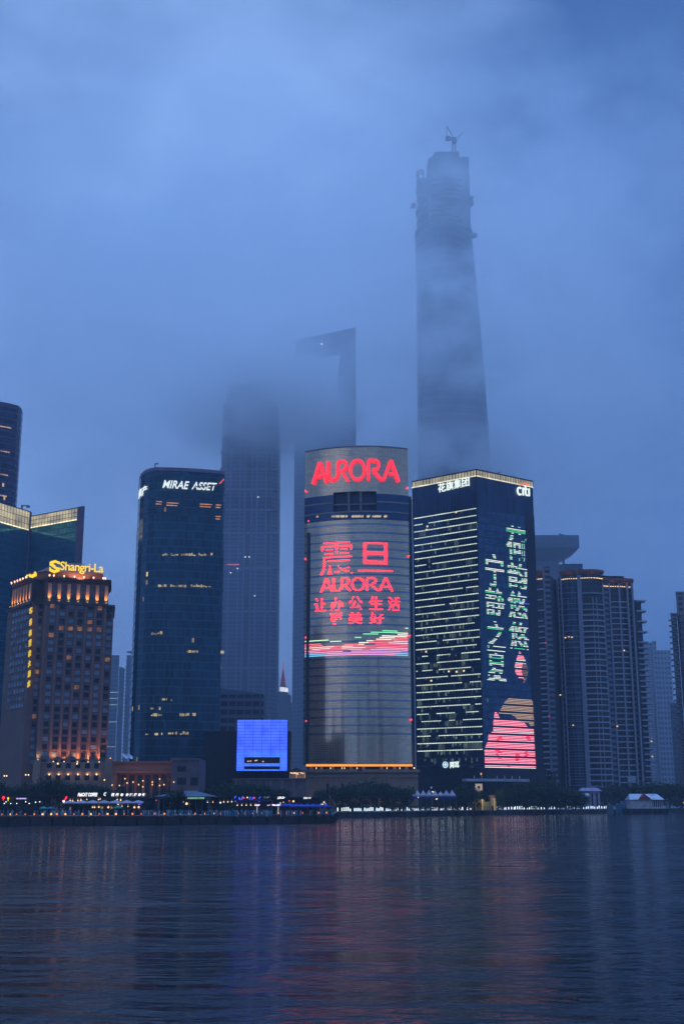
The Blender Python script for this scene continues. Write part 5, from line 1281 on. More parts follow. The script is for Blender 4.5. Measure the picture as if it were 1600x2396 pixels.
def tree(kind, var, px, Y, h, wd, label, group=None, name=None, mat=None):
    key = (kind, var, mat)
    p = W(px, 1875, Y); loc = (p.x, Y, GZ - .05)
    sc = (wd, wd, h); rz = random.uniform(0, 6.28)
    nm = name or ("conifer_tree" if kind == "cone" else "shrub" if kind == "shrub" else "broadleaf_tree")
    if key not in protos:
        tr, cr = tree_proto(kind, 100 + var * 7 + len(kind)); r = thing(nm, label, "shrub" if kind == "shrub" else "tree", (0, 0, 0), group)
        tr.build("trunk" if kind != "shrub" else "stem", bark, r); cr.build("crown" if kind != "shrub" else "foliage", mat or leaf, r); protos[key] = r
        r.location = loc; r.scale = sc; r.rotation_euler = (0, 0, rz); return r
    return dup(protos[key], loc, rz, sc, label, group)
def th(py, Y): return Z(py, Y) - GZ
# (px, Y, top row, half-width in metres)
TG = (("dark bushy tree at the foot of the brown hotel", "trees at the foot of the brown hotel", [(8, 480, 1836, 6), (40, 470, 1842, 6), (75, 484, 1832, 6.5), (112, 470, 1822, 6), (140, 482, 1828, 7), (168, 470, 1836, 6), (200, 486, 1834, 6), (232, 478, 1838, 5.5), (262, 486, 1846, 5)]),
      ("dark bushy tree in front of the dark block", "trees in front of the dark block", [(505, 520, 1842, 5.5), (535, 500, 1834, 7), (568, 515, 1836, 7), (600, 500, 1834, 7), (632, 515, 1842, 6), (660, 520, 1848, 5)]),
      ("dark leafy tree along the foot of the gold-grey tower", "trees at the foot of the gold-grey tower", [(752, 545, 1850, 4), (788, 560, 1842, 6.5), (812, 545, 1838, 7.5), (840, 575, 1830, 9), (872, 560, 1832, 9), (898, 575, 1836, 8), (922, 560, 1846, 7), (942, 545, 1842, 6.5), (955, 570, 1850, 5)]),
      ("dark tree in front of the lit office tower's podium", "trees before the podium of the lit office tower", [(1072, 590, 1846, 5.5), (1088, 580, 1838, 7), (1108, 600, 1848, 6), (1130, 610, 1852, 5)]),
      ("dense dark tree in the long hedge below the pink lotus lights", "hedge trees below the lotus lights", [(1188, 640, 1846, 5.5), (1206, 655, 1836, 8), (1228, 640, 1832, 9), (1252, 660, 1830, 9.5), (1278, 650, 1832, 9.5), (1300, 665, 1836, 9), (1322, 655, 1840, 9), (1345, 660, 1850, 7.5), (1360, 655, 1862, 6)]),
      ("dark tree in the belt below the broad balcony tower", "trees below the broad balcony tower", [(1405, 780, 1844, 8), (1430, 800, 1836, 9), (1455, 790, 1838, 9), (1484, 800, 1838, 9), (1512, 790, 1836, 9), (1540, 800, 1832, 9), (1565, 790, 1834, 9.5), (1592, 800, 1836, 9)]))
for label, grp, lst in TG:
    for i, (px, Y, py, wd) in enumerate(lst): tree("round", i % 4, px, Y, th(py, Y) / .98, wd * 1.15, label, grp)
tree("round", 2, 411, 405, th(1847, 405), 5.6, "round dark tree in front of the hipped teal roof")
for px, py in ((1284, 1806), (1292, 1800), (1299, 1804)): tree("cone", 0, px, 700, th(py, 700), 9, "pointed dark conifer rising above the hedge beside the ribbed apartment slab", "conifers above the hedge")
grn = M("foliage with painted lamplight", (.10, .13, .03), .7, var=.4, vs=.5)  # yellow lamplight put into a lighter leaf colour
tree("round", 1, 1170, 585, th(1848, 585), 3.4, "small yellow-green tree coloured as if lamplit beside the red-roofed hut", mat=grn)
for i, px in enumerate((965, 985, 1005, 1025, 1045, 1066)): tree("shrub", i % 3, px, 535, 2.6, 3.2, "low dark shrub below the pale tent canopy", "shrubs below the tent canopy")
for i, px in enumerate((800, 830, 860, 890, 920, 1080, 1100, 1140, 1165, 1190, 1220, 1250, 1280, 1310, 1340)): tree("shrub", i % 3, px, 545 + (i > 4) * 60 + (i > 8) * 40, 2.4, 4.2, "low dark hedge shrub just behind the white light posts", "hedge shrubs behind the white light posts")

# ---- lamps along the two walls
def edge_pt(px, pts):
    """point on the wall line seen at column px"""
    best = None
    for i in range(len(pts) - 1):
        p, q = pts[i], pts[i + 1]
        for k in range(0, 101):
            s = p.lerp(q, k / 100); py_ = HOR + 5; d = ray(px, 1905); xx = d.x / d.y * s.y
            e_ = abs(xx - s.x)
            if best is None or e_ < best[0]: best = (e_, s.copy())
    return best[1]
bulbA = E("amber quay bulb", (1, .27, .02), 1.15, sample=False); bulbB = E("white amber quay bulb", (1, .5, .18), 1.6); bulbC = E("dim red quay bulb", (1, .20, .05), .7)
kinds = "CBCCABBABCABCBBCAACCACBBABBACACBCAACBCBAACCAABACA"
post_m = M("lamp post metal", (.04, .04, .04), .5)
qp = {}
for k in range(42):
    px = 4 + 19.0 * k
    if px > 776: break
    kd = kinds[k % len(kinds)]; p = edge_pt(px, wl); z = GZ + .14
    if kd not in qp:
        r = thing("quay_lamp", "", "lamp"); b = MB(); b.cyl((0, 0, 0), (0, 0, .28), .10, .07, 6); b.build("post", post_m, r)
        b = MB(); b.ball((0, -.05, .5), .30 if kd != "C" else .24, 8, 6); b.build("globe", {"A": bulbA, "B": bulbB, "C": bulbC}[kd], r); qp[kd] = r; r['used'] = 0
    lab = {"A": "glowing orange globe lamp on the edge of the left quay wall", "B": "bright white-orange globe lamp on the edge of the left quay wall", "C": "dim reddish globe lamp on the edge of the left quay wall"}[kd]
    loc = (p.x, p.y - .05, z)
    if qp[kd].get('used') == 0: o = qp[kd]; o.location = loc; del o['used']; o['label'] = lab; o['group'] = "globe lamps along the quay"
    else: o = dup(qp[kd], loc, label=lab, group="globe lamps along the quay")
    l = glamp("quay_glow", 'POINT', (p.x, p.y - .75, z + .25), None, {"A": 9, "B": 6, "C": 3}[kd], (1, .36, .06), None, radius=.25)
wpx = [786, 792.5]; x_ = 798.
while x_ < 1423:
    if not (1113 < x_ < 1130): wpx.append(x_)
    x_ += random.choice((5.3, 5.6, 6.0, 6.2, 6.6)) if x_ < 1000 else random.choice((4.9, 5.1, 5.3, 5.5, 7.2 if random.random() < .3 else 5.2))
wm_ = E("cold white post light", (.80, .92, 1), 2.4); wp = None
for px in wpx:
    p = edge_pt(px, wr); p.y += .1
    lab = "upright cold white light post on the river wall"
    if wp is None:
        wp = thing("light_post", lab, "lamp", (0, 0, 0), "white light posts along the river wall"); b = MB(); b.cyl((0, 0, 0), (0, 0, .5), .14, n=6); b.build("base", post_m, wp); b = MB(); b.cyl((0, 0, .5), (0, 0, 1.9), .15, .13, 8); b.build("light_tube", wm_, wp); wp.location = (p.x, p.y, 2.34)
    else: dup(wp, (p.x, p.y, 2.34), sc=(1, 1, random.uniform(.75, 1.1)))
# ---- cafe with white sign letters
white_s = E("white shop letters", (.92, .94, 1), 1.3); warm_b = E("warm bulb", (1, .64, .3), 1.7); cafe_d = M("cafe dark frame", (.03, .03, .04), .5); cafe_g = M("cafe glass", (.015, .02, .03), .12)
up_n = Vector((0, -1, 0))
def front_sign(s, px0, px1, py0, py1, Y, mat, par, label=None, shear=.25, nm="sign", off=.03): return sign(nm, txt(s, off, .05, shear), rect(px0, py0, px1, py1, Vector((0, Y, 0)), up_n, .25, gap=.1), mat, par, label)
Y = 385
r = thing("cafe", "two-level glass cafe with white roof lettering and a scalloped pale awning", "cafe", (*pt(245, 1890, Y), GZ))
xa_, xb_ = X(147, 1880, Y), X(344, 1880, Y)
b = MB(); b.box(xa_, xb_, Y + 3, Y + 14, GZ, Z(1868, Y)); b.build("glass_wall", cafe_g, r)
b = MB()
k = xa_
while k < xb_: b.box(k, k + .12, Y + 2.9, Y + 3, GZ, Z(1868, Y)); k += 1.8
b.box(xa_, xb_, Y + 2.85, Y + 2.9, Z(1881, Y), Z(1879, Y)); b.box(xa_, xb_, Y + 2.5, Y + 14.2, Z(1868, Y), Z(1866.5, Y)); k = X(182, 1860, Y)
while k < X(342, 1860, Y): b.box(k, k + .1, Y + 3.3, Y + 3.4, Z(1867, Y), Z(1855, Y)); k += 1.6
b.build("frame", cafe_d, r)
aw = M("pale lilac awning", (.28, .28, .36), .8); b = MB(); N = 7
for i in range(N):
    u0, u1 = X(150 + 186 * i / N, 1875, Y), X(150 + 186 * (i + 1) / N, 1875, Y); zt_, zb_ = Z(1872, Y), Z(1877.5, Y); m_ = (u0 + u1) / 2
    for s in range(6):
        a_, e_ = u0 + (u1 - u0) * s / 6, u0 + (u1 - u0) * (s + 1) / 6
        h = lambda q: zb_ + (zt_ - zb_) * (1 - abs(q - m_) / (u1 - u0) * 1.5)
        b.face([(a_, Y - 1.5, zb_ - .1), (e_, Y - 1.5, zb_ - .1), (e_, Y + 1.2, h(e_)), (a_, Y + 1.2, h(a_))]); b.face([(a_, Y + 1.2, h(a_)), (e_, Y + 1.2, h(e_)), (e_, Y + 3, zb_), (a_, Y + 3, zb_)])
        b.face([(a_, Y - 1.5, zb_ - .45), (e_, Y - 1.5, zb_ - .45), (e_, Y - 1.5, zb_ - .1), (a_, Y - 1.5, zb_ - .1)])
b.build("awning", aw, r)
front_sign("FishCAT COFFEE", 183, 229, 1855, 1863.5, Y + 3, white_s, r, "white italic shop lettering"); front_sign("C", 243.5, 249.5, 1854, 1862, Y + 3, white_s, r)
for ch, px in zip("巴国布衣江畔咖啡", (265, 275, 286, 298.5, 307.5, 317.5, 327.5, 337)): front_sign(ch, px - 3.6, px + 3.6, 1856, 1863, Y + 3, white_s, r, nm="sign_character", off=.06)
for px, py, s in ((217.5, 1889, .22), (222, 1889, .22), (232, 1888.5, .25), (254, 1889, .30), (277, 1881, .3), (315, 1889, .3), (325, 1888.5, .3), (286, 1886, .15), (300, 1887, .15), (235, 1870, .2), (231, 1871, .2), (275, 1871, .2), (283, 1872, .25), (204, 1871, .15), (165, 1873, .2), (183, 1873, .2), (190, 1872, .2), (171, 1874, .18)):
    q = W(px, py, Y + (1.6 if py > 1878 else -1.7)); b = MB(); b.ball(q, s, 6, 4); b.cyl(q, q + Vector((0, 0, .7)), .02, n=4); b.build("hanging_lamp", warm_b, r)
for px in (232, 254, 320): q = W(px, 1890, Y + .5); glamp("cafe_glow", 'POINT', q, None, 60, (1, .6, .3), r)
b = MB(); q = W(324, 1882.5, Y + 1); b.obox(q, (1., 0, .15), (0, .1, 0), (0, 0, .35)); b.build("blue_sign_light", E("blue sign light", (.12, .08, 1), 2.2), r)
b = MB(); q = W(165, 1892, Y + 2.7); b.box(q.x - .25, q.x + .25, q.y, q.y + .1, q.z - .5, q.z + .5); b.build("menu_panel", E("pale menu light", (.6, .5, .5), .25), r)
for px0, py0, px1, py1 in ((153, 1871, 157, 1864), (147.5, 1875.5, 150, 1873)):
    b = MB(); b.cyl(W(px0, py0, Y - 1.6), W(px1, py1, Y - 1.6), .28, n=6); b.build("neon_tube", E("red neon", (1, .02, .06), 2.2), r)
b = MB(); b.ball(W(150, 1875, Y - 1.9), .35, 7, 5); b.build("spot_lamp", E("white spot", (1, .95, .95), 2), r)
# ---- bar at the far left
r = thing("riverside_bar", "low dark bar at the far left with small violet-white sign, red and yellow lights", "bar", (*pt(50, 1885, 400), GZ)); Y = 400
b = MB(); b.box(X(-60, 1870, Y), X(100, 1870, Y), Y + 1, Y + 12, GZ, Z(1862, Y)); b.build("wall", cafe_g, r)
b = MB(); b.box(X(-60, 1870, Y), X(104, 1870, Y), Y - 1.5, Y + 12.5, Z(1863, Y), Z(1861, Y))
k = X(-60, 1870, Y)
while k < X(100, 1870, Y): b.box(k, k + .12, Y + .85, Y + .97, GZ, Z(1863, Y)); k += 2.2
b.build("roof", cafe_d, r)
front_sign("RIVER LAWN TERRACE" if False else "THE LAWN DINING", 39, 63, 1867, 1870, Y - 1.5, E("violet white letters", (.62, .55, 1), 1.0), r, "small violet-white lettering")
for px, py, c_, s in ((9, 1866.5, (1, .02, .05), .48), (20, 1868, (.55, .5, .02), .36)):
    b = MB(); q = W(px, py, Y - 1.7); b.ball(q, s, 8, 6); b.obox(q + Vector((-.1, 0, -.9)), (.2, 0, 0), (0, .2, 0), (0, 0, .9)); b.build("signal_lamp", E("signal %.2f" % c_[0], c_, 1.8), r)
for px, py in ((11, 1880), (26, 1880), (40, 1880), (69, 1880), (15, 1876), (61, 1876), (84, 1877), (94, 1876)):
    b = MB(); q = W(px, py, Y - .4); b.ball(q, .17, 6, 4); b.build("cool_lamp", E("cool lamp", (.75, .95, .9), 2.2), r)
# ---- hip-roofed coffee house
Y = 420
r = thing("coffee_house", "single-storey coffee house with a broad teal hipped roof and pale green lettering", "cafe", (*pt(430, 1890, Y), GZ))
xa_, xb_ = X(358, 1862, Y), X(498, 1862, Y); zb_, zt_ = Z(1863.5, Y), Z(1850, Y); cx_ = X(424, 1850, Y)
b = MB(); Q = [(xa_, Y), (xb_, Y), (xb_, Y + 18), (xa_, Y + 18)]; T = [(cx_, Y + 9), (cx_ + 4, Y + 9)]
b.face([v3(Q[0], zb_), v3(Q[1], zb_), v3(T[1], zt_), v3(T[0], zt_)]); b.face([v3(Q[1], zb_), v3(Q[2], zb_), v3(T[1], zt_)]); b.face([v3(Q[2], zb_), v3(Q[3], zb_), v3(T[0], zt_), v3(T[1], zt_)]); b.face([v3(Q[3], zb_), v3(Q[0], zb_), v3(T[0], zt_)]); b.face([v3(p, zb_ - .01) for p in Q[::-1]])
b.build("roof", M("teal metal roof", (.07, .13, .18), .5, .2), r)
b = MB(); b.box(xa_ + 2, xb_ - 2, Y + 3, Y + 16, GZ, zb_ - .02); b.build("glass_wall", cafe_g, r)
b = MB(); b.box(xa_ + 1, xb_ - 1, Y + .4, Y + .8, zb_ - .9, zb_ - .02)
for k in range(9): q = xa_ + 1.4 + (xb_ - xa_ - 3) * k / 8; b.box(q, q + .25, Y + .85, Y + 1.1, GZ, zb_ - .02)
b.build("frame", M("dull teal frame", (.04, .07, .08), .6), r)
front_sign("STARBUCKS COFFEE", 439.5, 478.5, 1865.5, 1869.5, Y + .3, E("pale green letters", (.42, .85, .50), .62), r, "pale green shop lettering", shear=0)
for px, py, s, m_ in ((437, 1880.5, .42, warm_b), (429, 1877, .2, white_s), (486, 1877, .18, white_s), (498.5, 1877, .18, warm_b), (516, 1878, .3, white_s), (524, 1876.5, .22, warm_b), (533.5, 1876.5, .22, warm_b), (542.5, 1876, .22, warm_b), (366, 1873, .2, bulbC)):
    q = W(px, py, Y - 1); b = MB(); b.ball(q, s, 6, 4); b.cyl(q, q + Vector((0, 0, .7)), .02, n=4); b.build("hanging_lamp", m_, r)
glamp("cafe_glow", 'POINT', W(437, 1881, Y - 1.8), None, 50, (1, .6, .3), r)
# ---- blue neon bar
Y = 400
r = thing("neon_bar", "dark open bar strung with blue neon strokes and a row of warm bulbs", "bar", (*pt(580, 1890, Y), GZ))
xa_, xb_ = X(549, 1880, Y), X(634, 1880, Y)
b = MB(); b.box(xa_, xb_, Y + 3, Y + 12, GZ, Z(1873, Y)); b.build("wall", cafe_d, r); b = MB(); b.box(xa_ - .3, xb_, Y, Y + 12.5, Z(1874, Y), Z(1872, Y)); b.box(xa_, X(612, 1880, Y), Y + .5, Y + 1, Z(1880, Y), Z(1876, Y)); b.build("roof", M("neon-tinted roof edge", (.03, .04, .14), .6), r)  # blue of the neon light put into the roof colour
bn = E("blue neon", (.04, .10, 1), 1.8)
for a_, c_ in (((549, 1868), (552, 1862)), ((559, 1870), (561, 1865)), ((562, 1872), (560, 1866)), ((565, 1872), (568, 1863)), ((585, 1871), (586, 1864)), ((590, 1871), (593, 1865)), ((606, 1869), (609.5, 1864)), ((550, 1876.5), (552.5, 1874)), ((606, 1875.5), (607.5, 1874.5))):
    b = MB(); b.cyl(W(*a_, Y - .4), W(*c_, Y - .4), .14, n=6); b.build("neon_tube", bn, r)
for px in (570.5, 595): b = MB(); b.ball(W(px, 1867, Y - .4), .32, 7, 5); b.build("red_lantern", E("red lantern", (1, .03, .06), 1.1), r)
b = MB(); b.ball(W(579, 1866, Y - .4), .25, 6, 4); b.build("lamp", warm_b, r)
for px in (555.5, 566, 576.5, 587, 597, 599.5): q = W(px, 1884, Y - .2); b = MB(); b.ball(q, .20, 6, 4); b.cyl(q, q + Vector((0, 0, .6)), .02, n=4); b.build("hanging_lamp", warm_b, r)
vw = E("violet white cluster", (.72, .62, 1), 1.6)
for px, s in ((602, .25), (604.5, .25), (606.5, .22), (627, .18), (631, .15), (638.5, .28), (641, .25), (644, .25), (648, .25), (651, .3), (654, .3), (656, .22)): b = MB(); b.ball(W(px, 1884 + random.uniform(-.7, .7), Y - .6), s, 6, 4); b.build("string_light", vw, r)
for px in (601.5, 651): b = MB(); q = W(px, 1895, Y - .6); b.cyl(q - Vector((0, 0, 1)), q + Vector((0, 0, 1)), .12, n=6); b.build("light_column", E("pale light column", (.8, .85, 1), .6), r)
# ---- glass pavilion with blue parasols
Y = 410
r = thing("glass_pavilion", "long dark glass pavilion with white sign letters behind the blue parasols", "restaurant", (*pt(690, 1890, Y), GZ))
xa_, xb_ = X(632, 1880, Y), X(748, 1880, Y)
b = MB(); b.box(xa_, xb_, Y + 4, Y + 14, GZ, Z(1866, Y)); b.build("glass_wall", cafe_g, r)
b = MB(); b.box(xa_ - .5, xb_ + .6, Y + 2, Y + 14.4, Z(1865.5, Y), Z(1863.5, Y)); k = xa_
while k < xb_: b.box(k, k + .14, Y + 3.86, Y + 3.98, GZ, Z(1865.5, Y)); k += 3.1
b.build("frame", M("dull teal frame", (.04, .07, .08), .6), r)
front_sign("J.B.D", 649, 666, 1864, 1870, Y + 1.8, white_s, r, "three white letters", shear=.1, off=.06); front_sign("汤泉小馆", 710, 728, 1865, 1869.5, Y + 1.8, E("soft white letters", (.9, .93, 1), 1.2), r, None, 0); front_sign("餐厅", 617, 631, 1864, 1868, Y + 2, E("grey letters", (.5, .65, .7), .35), r, None, 0)
for px, py, s, m_ in ((677, 1874, .28, bulbC), (686.5, 1875, .32, warm_b), (752, 1882, .2, warm_b), (755, 1881.5, .2, warm_b), (761, 1881.5, .25, warm_b), (758, 1877, .25, white_s), (656, 1879, .2, white_s), (663, 1877, .15, warm_b)):
    q = W(px, py, Y + 1.2); b = MB(); b.ball(q, s, 6, 4); b.build("hanging_lamp", m_, r)
def parasol(px, py, Y, rad, mat, label, group, h=.9):
    q = W(px, py, Y); r = thing("parasol", label, "parasol", (q.x, Y, GZ), group)
    b = MB(); n = 8; top = Vector((q.x, Y, q.z + h))
    rim = [Vector((q.x + rad * math.cos(i * .7854), Y + rad * math.sin(i * .7854), q.z)) for i in range(n)]
    for i in range(n): b.face([rim[i], rim[(i + 1) % n], top]); a_, e_ = rim[i], rim[(i + 1) % n]; b.face([a_ - Vector((0, 0, .3)), e_ - Vector((0, 0, .3)), e_, a_])
    b.build("canopy", mat, r); b = MB(); b.cyl((q.x, Y, GZ), top, .05, n=6); b.build("pole", post_m, r)
    b = MB(); b.cyl((q.x, Y, GZ), (q.x, Y, GZ + .12), .4, n=8); b.build("base", post_m, r); return r
blu = M("blue canvas", (.02, .05, .34), .8)
for k, px in enumerate((668, 679, 692, 705, 719, 733, 748, 761)): parasol(px, 1885 + (k > 1) * 1.6, 396 - (k > 1) * 4, 2.0, blu, "royal blue parasol in the row before the dark glass pavilion", "blue parasols before the glass pavilion", .8)
tl = M("green canvas", (.02, .22, .16), .8)
parasol(277, 1890, 372, 1.6, tl, "single bright green parasol in front of the white-lettered cafe", None); parasol(103, 1891, 370, 1.3, tl, "green parasol left of its blue-green twin, left of the white-lettered cafe", None, .6); parasol(119, 1891.5, 371, 1.3, M("teal canvas", (.02, .14, .22), .8), "blue-green parasol standing right of a green one, near the cafe's left end", None, .6)
# ---- crowd strolling on the quay: far too small and many to count
rn = random.Random(4); b = MB()
for _ in range(230):
    px = rn.choice((rn.uniform(0, 340), rn.uniform(340, 640), rn.uniform(340, 780))); Yp = rn.uniform(345, 378); xx = (px - 800) / 2880 * Yp; h = rn.uniform(1.5, 1.82); b.k = rn.randrange(4); tw = rn.uniform(0, 3.14)
    prof = [(.10, 0), (.14, .25), (.17, .5), (.21, .78), (.22, .82), (.09, .855), (.075, .87), (.11, .91), (.11, .96), (.05, 1.)]
    prev = None
    for rr, zz_ in prof:
        ring_ = [Vector((xx + rr * math.cos(a * 1.0472 + tw), Yp + rr * .65 * math.sin(a * 1.0472 + tw), GZ + zz_ * h)) for a in range(6)]
        if prev:
            for i in range(6): b.face([prev[i], prev[(i + 1) % 6], ring_[(i + 1) % 6], ring_[i]])
        prev = ring_
    b.face(prev)
tag(b.build("crowd", [M("blue clothing", (.10, .22, .40), .8), M("pale clothing", (.40, .42, .45), .8), M("dark clothing", (.03, .04, .07), .8), M("teal clothing", (.06, .25, .30), .8)], smooth=True), "dense crowd of small figures strolling along the quay behind the orange lamps", "crowd", kind='stuff')
def row_rail(name, pts, label):
    r = thing(name, label, "railing", (pts[0].x, pts[0].y, GZ)); a_ = MB(); c_ = MB()
    for p, q in zip(pts[:-1], pts[1:]):
        d = q - p; N = max(1, int(d.length / 2.4))
        for k in range(N): s = p + d * k / N + Vector((0, .9, 0)); c_.cyl((s.x, s.y, GZ), (s.x, s.y, GZ + 1.05), .04, n=4)
        for z in (.5, 1.05): a_.cyl((p.x, p.y + .9, GZ + z), (q.x, q.y + .9, GZ + z), .03, n=4)
    a_.build("rail", post_m, r); c_.build("post", post_m, r)
row_rail("railing", [wl[1], wl[2], wl[3]], "thin dark metal railing along the top of the left quay")
# ---- pale tent canopy
Y = 565
r = thing("tent_canopy", "long pale peaked tent canopy with a blue lower band, right of the dark tree clump", "tent", (*pt(1010, 1875, Y), GZ))
xa_, xb_ = X(957, 1862, Y), X(1066, 1862, Y); z1, z2 = Z(1861, Y), Z(1850, Y)
b = MB(); N = 8
for i in range(N):
    u0 = xa_ + (xb_ - xa_) * i / N; u1 = u0 + (xb_ - xa_) / N; m_ = (u0 + u1) / 2; h = z2 + random.uniform(-.5, .6)
    for q in (((u0, Y), (u1, Y)), ((u1, Y), (u1, Y + 9)), ((u1, Y + 9), (u0, Y + 9)), ((u0, Y + 9), (u0, Y))): b.face([v3(q[0], z1), v3(q[1], z1), (m_, Y + 4.5, h)])
b.box(xa_, xb_, Y - .1, Y, z1 - .6, z1); b.build("canopy", M("pale tent cloth", (.28, .27, .31), .8), r)
b = MB(); b.box(xa_, xb_, Y + .5, Y + 8.5, Z(1868.5, Y), z1 - .62); b.build("side_panel", M("royal blue panel", (.03, .08, .42), .7), r)
b = MB()
for i in range(N + 1): q = xa_ + (xb_ - xa_) * i / N; b.cyl((q, Y + .3, GZ), (q, Y + .3, z1), .09, n=5)
b.build("pole", steel, r)
b = MB()
for px, py in ((1011, 1852.5), (1013, 1853), (1020, 1870), (978, 1866), (1022, 1869)): b.ball(W(px, py, Y - .5), .22, 6, 4)
b.build("lamp", E("yellow tent bulb", (1, .8, .35), 2), r)
# ---- poles
def pole(px, py0, py1, Y, label, name, cat, top=None, rr=.10):
    q = W(px, py0, Y); r = thing(name, label, cat, (q.x, Y, GZ)); b = MB(); b.cyl((q.x, Y, GZ), (q.x, Y, q.z), rr, rr * .6, 6); b.build("pole", steel, r); b = MB()
    if top == "flag": b.ball((q.x, Y, q.z + .15), .2, 6, 4); b.build("finial", steel, r); b = MB(); n = 8; [b.face([(q.x + .1 + i * .25, Y + .12 * math.sin(i), q.z - 1.6), (q.x + .35 + i * .25, Y + .12 * math.sin(i + 1), q.z - 1.6), (q.x + .35 + i * .25, Y + .12 * math.sin(i + 1), q.z - .2), (q.x + .1 + i * .25, Y + .12 * math.sin(i), q.z - .2)]) for i in range(n)]; b.build("flag", M("dark flag cloth", (.12, .03, .05)), r)
    else: b.ball((q.x, Y, q.z + .2), .42, 7, 5); b.build("lantern", E("dim lantern", (.25, .55, .7), .4), r)
pole(836.5, 1796, 1885, 545, "tall thin flagpole with a dark flag before the gold-grey tower's podium", "flagpole", "flagpole", "flag", .14)
pole(1008.5, 1844, 1890, 530, "slim lamp post with a dim blue lantern in front of the tent canopy", "lamp_post", "lamp post")
# ---- lit wall, hut, kiosk
def house(name, label, cat, px0, px1, pyt, Y, dep, wall, roofm, ridge, gable=True, base=GZ, ov=.4):
    xa_, xb_ = X(px0, pyt, Y), X(px1, pyt, Y); zt_ = Z(pyt, Y); r = thing(name, label, cat, (xa_, Y, base))
    b = MB(); b.box(xa_, xb_, Y, Y + dep, base, zt_); b.build("wall", wall, r)
    zr_ = Z(ridge, Y); b = MB(); m_ = Y + dep / 2; o = ov
    b.face([(xa_ - o, Y - o, zt_), (xb_ + o, Y - o, zt_), (xb_ + o - .2 * dep * (not gable), m_, zr_), (xa_ - o + .2 * dep * (not gable), m_, zr_)]); b.face([(xb_ + o, Y + dep + o, zt_), (xa_ - o, Y + dep + o, zt_), (xa_ - o + .2 * dep * (not gable), m_, zr_), (xb_ + o - .2 * dep * (not gable), m_, zr_)])
    b.face([(xa_ - o, Y + dep + o, zt_), (xa_ - o, Y - o, zt_), (xa_ - o + .2 * dep * (not gable), m_, zr_)]); b.face([(xb_ + o, Y - o, zt_), (xb_ + o, Y + dep + o, zt_), (xb_ + o - .2 * dep * (not gable), m_, zr_)]); b.face([(xa_ - o, Y - o, zt_ - .01), (xa_ - o, Y + dep + o, zt_ - .01), (xb_ + o, Y + dep + o, zt_ - .01), (xb_ + o, Y - o, zt_ - .01)])
    b.build("roof", roofm, r); return r, xa_, xb_, zt_, zr_
red_r = M("red tiled roof", (.30, .05, .05), .7)
yw = M("yellow render", (.50, .38, .14), .8)
r, xa_, xb_, zt_, zr_ = house("garden_hut", "small yellow-lit hut with a red roof beside a yellow-green tree", "hut", 1147, 1160, 1865.5, 592, 4, yw, red_r, 1860)
b = MB(); b.box(xa_ + .5, xa_ + 1.3, 591.9, 591.97, GZ, GZ + 2); b.build("door", wm[1], r); b = MB(); q = W(1156, 1870, 589.5); b.ball(q, .15, 6, 4); b.cyl((q.x, q.y, GZ), q, .05, n=5); b.build("lamp", warm_b, r); glamp("hut_glow", 'POINT', q + Vector((.3, -.5, .3)), None, 150, (1, .75, .25), r)
r = thing("garden_wall", "low yellow-lit garden wall glimpsed under the dark trees left of the red-roofed hut", "wall", (*pt(1120, 1880, 600), GZ))
b = MB(); pr_ = [(1095, 1879), (1110, 1877), (1120, 1873), (1128, 1869), (1136, 1877), (1146, 1874)]; 
for (a_, ya), (c_, yc) in zip(pr_[:-1], pr_[1:]): p0, p1 = W(a_, ya, 600), W(c_, yc, 600); b.face([(p0.x, 600, GZ), (p1.x, 600, GZ), (p1.x, 600, p1.z), (p0.x, 600, p0.z)]); b.face([(p0.x, 600, p0.z), (p1.x, 600, p1.z), (p1.x, 600.5, p1.z), (p0.x, 600.5, p0.z)])
b.build("wall", yw, r); q = W(1128, 1872, 597.5); b = MB(); b.ball(q, .18, 6, 4); b.cyl((q.x, q.y, GZ), q, .05, n=5); b.build("lamp", warm_b, r); glamp("wall_glow", 'POINT', q + Vector((0, -.4, .3)), None, 170, (1, .78, .25), r); glamp("wall_glow", 'POINT', W(1112, 1876, 598) + Vector((0, -.3, .3)), None, 70, (1, .78, .25), r)
r = thing("kiosk", "boxy cream kiosk block with one small dark window above the trees", "kiosk", (*pt(1121, 1850, 625), GZ))
b = MB(); xa_, xb_ = X(1113, 1840, 625), X(1128, 1840, 625); z0, z1 = Z(1851, 625), Z(1834, 625); b.box(xa_, xb_, 625, 629, z0, z1); b.box(xa_ + 1, xb_ - 1, 625.5, 628.5, GZ, z0); b.build("wall", E("cream glowing wall", (1, .72, .45), .34, base=(.5, .42, .3)), r)  # wall glows by itself in place of lamplight
b = MB(); q = W(1119.5, 1842, 625); b.box(q.x - .65, q.x + .65, 624.9, 624.97, q.z - .65, q.z + .6); b.build("window", wm[1], r); b = MB(); b.box(xa_ - .2, xb_ + .2, 624.7, 629.2, z1, z1 + .25); b.build("roof", conc, r)
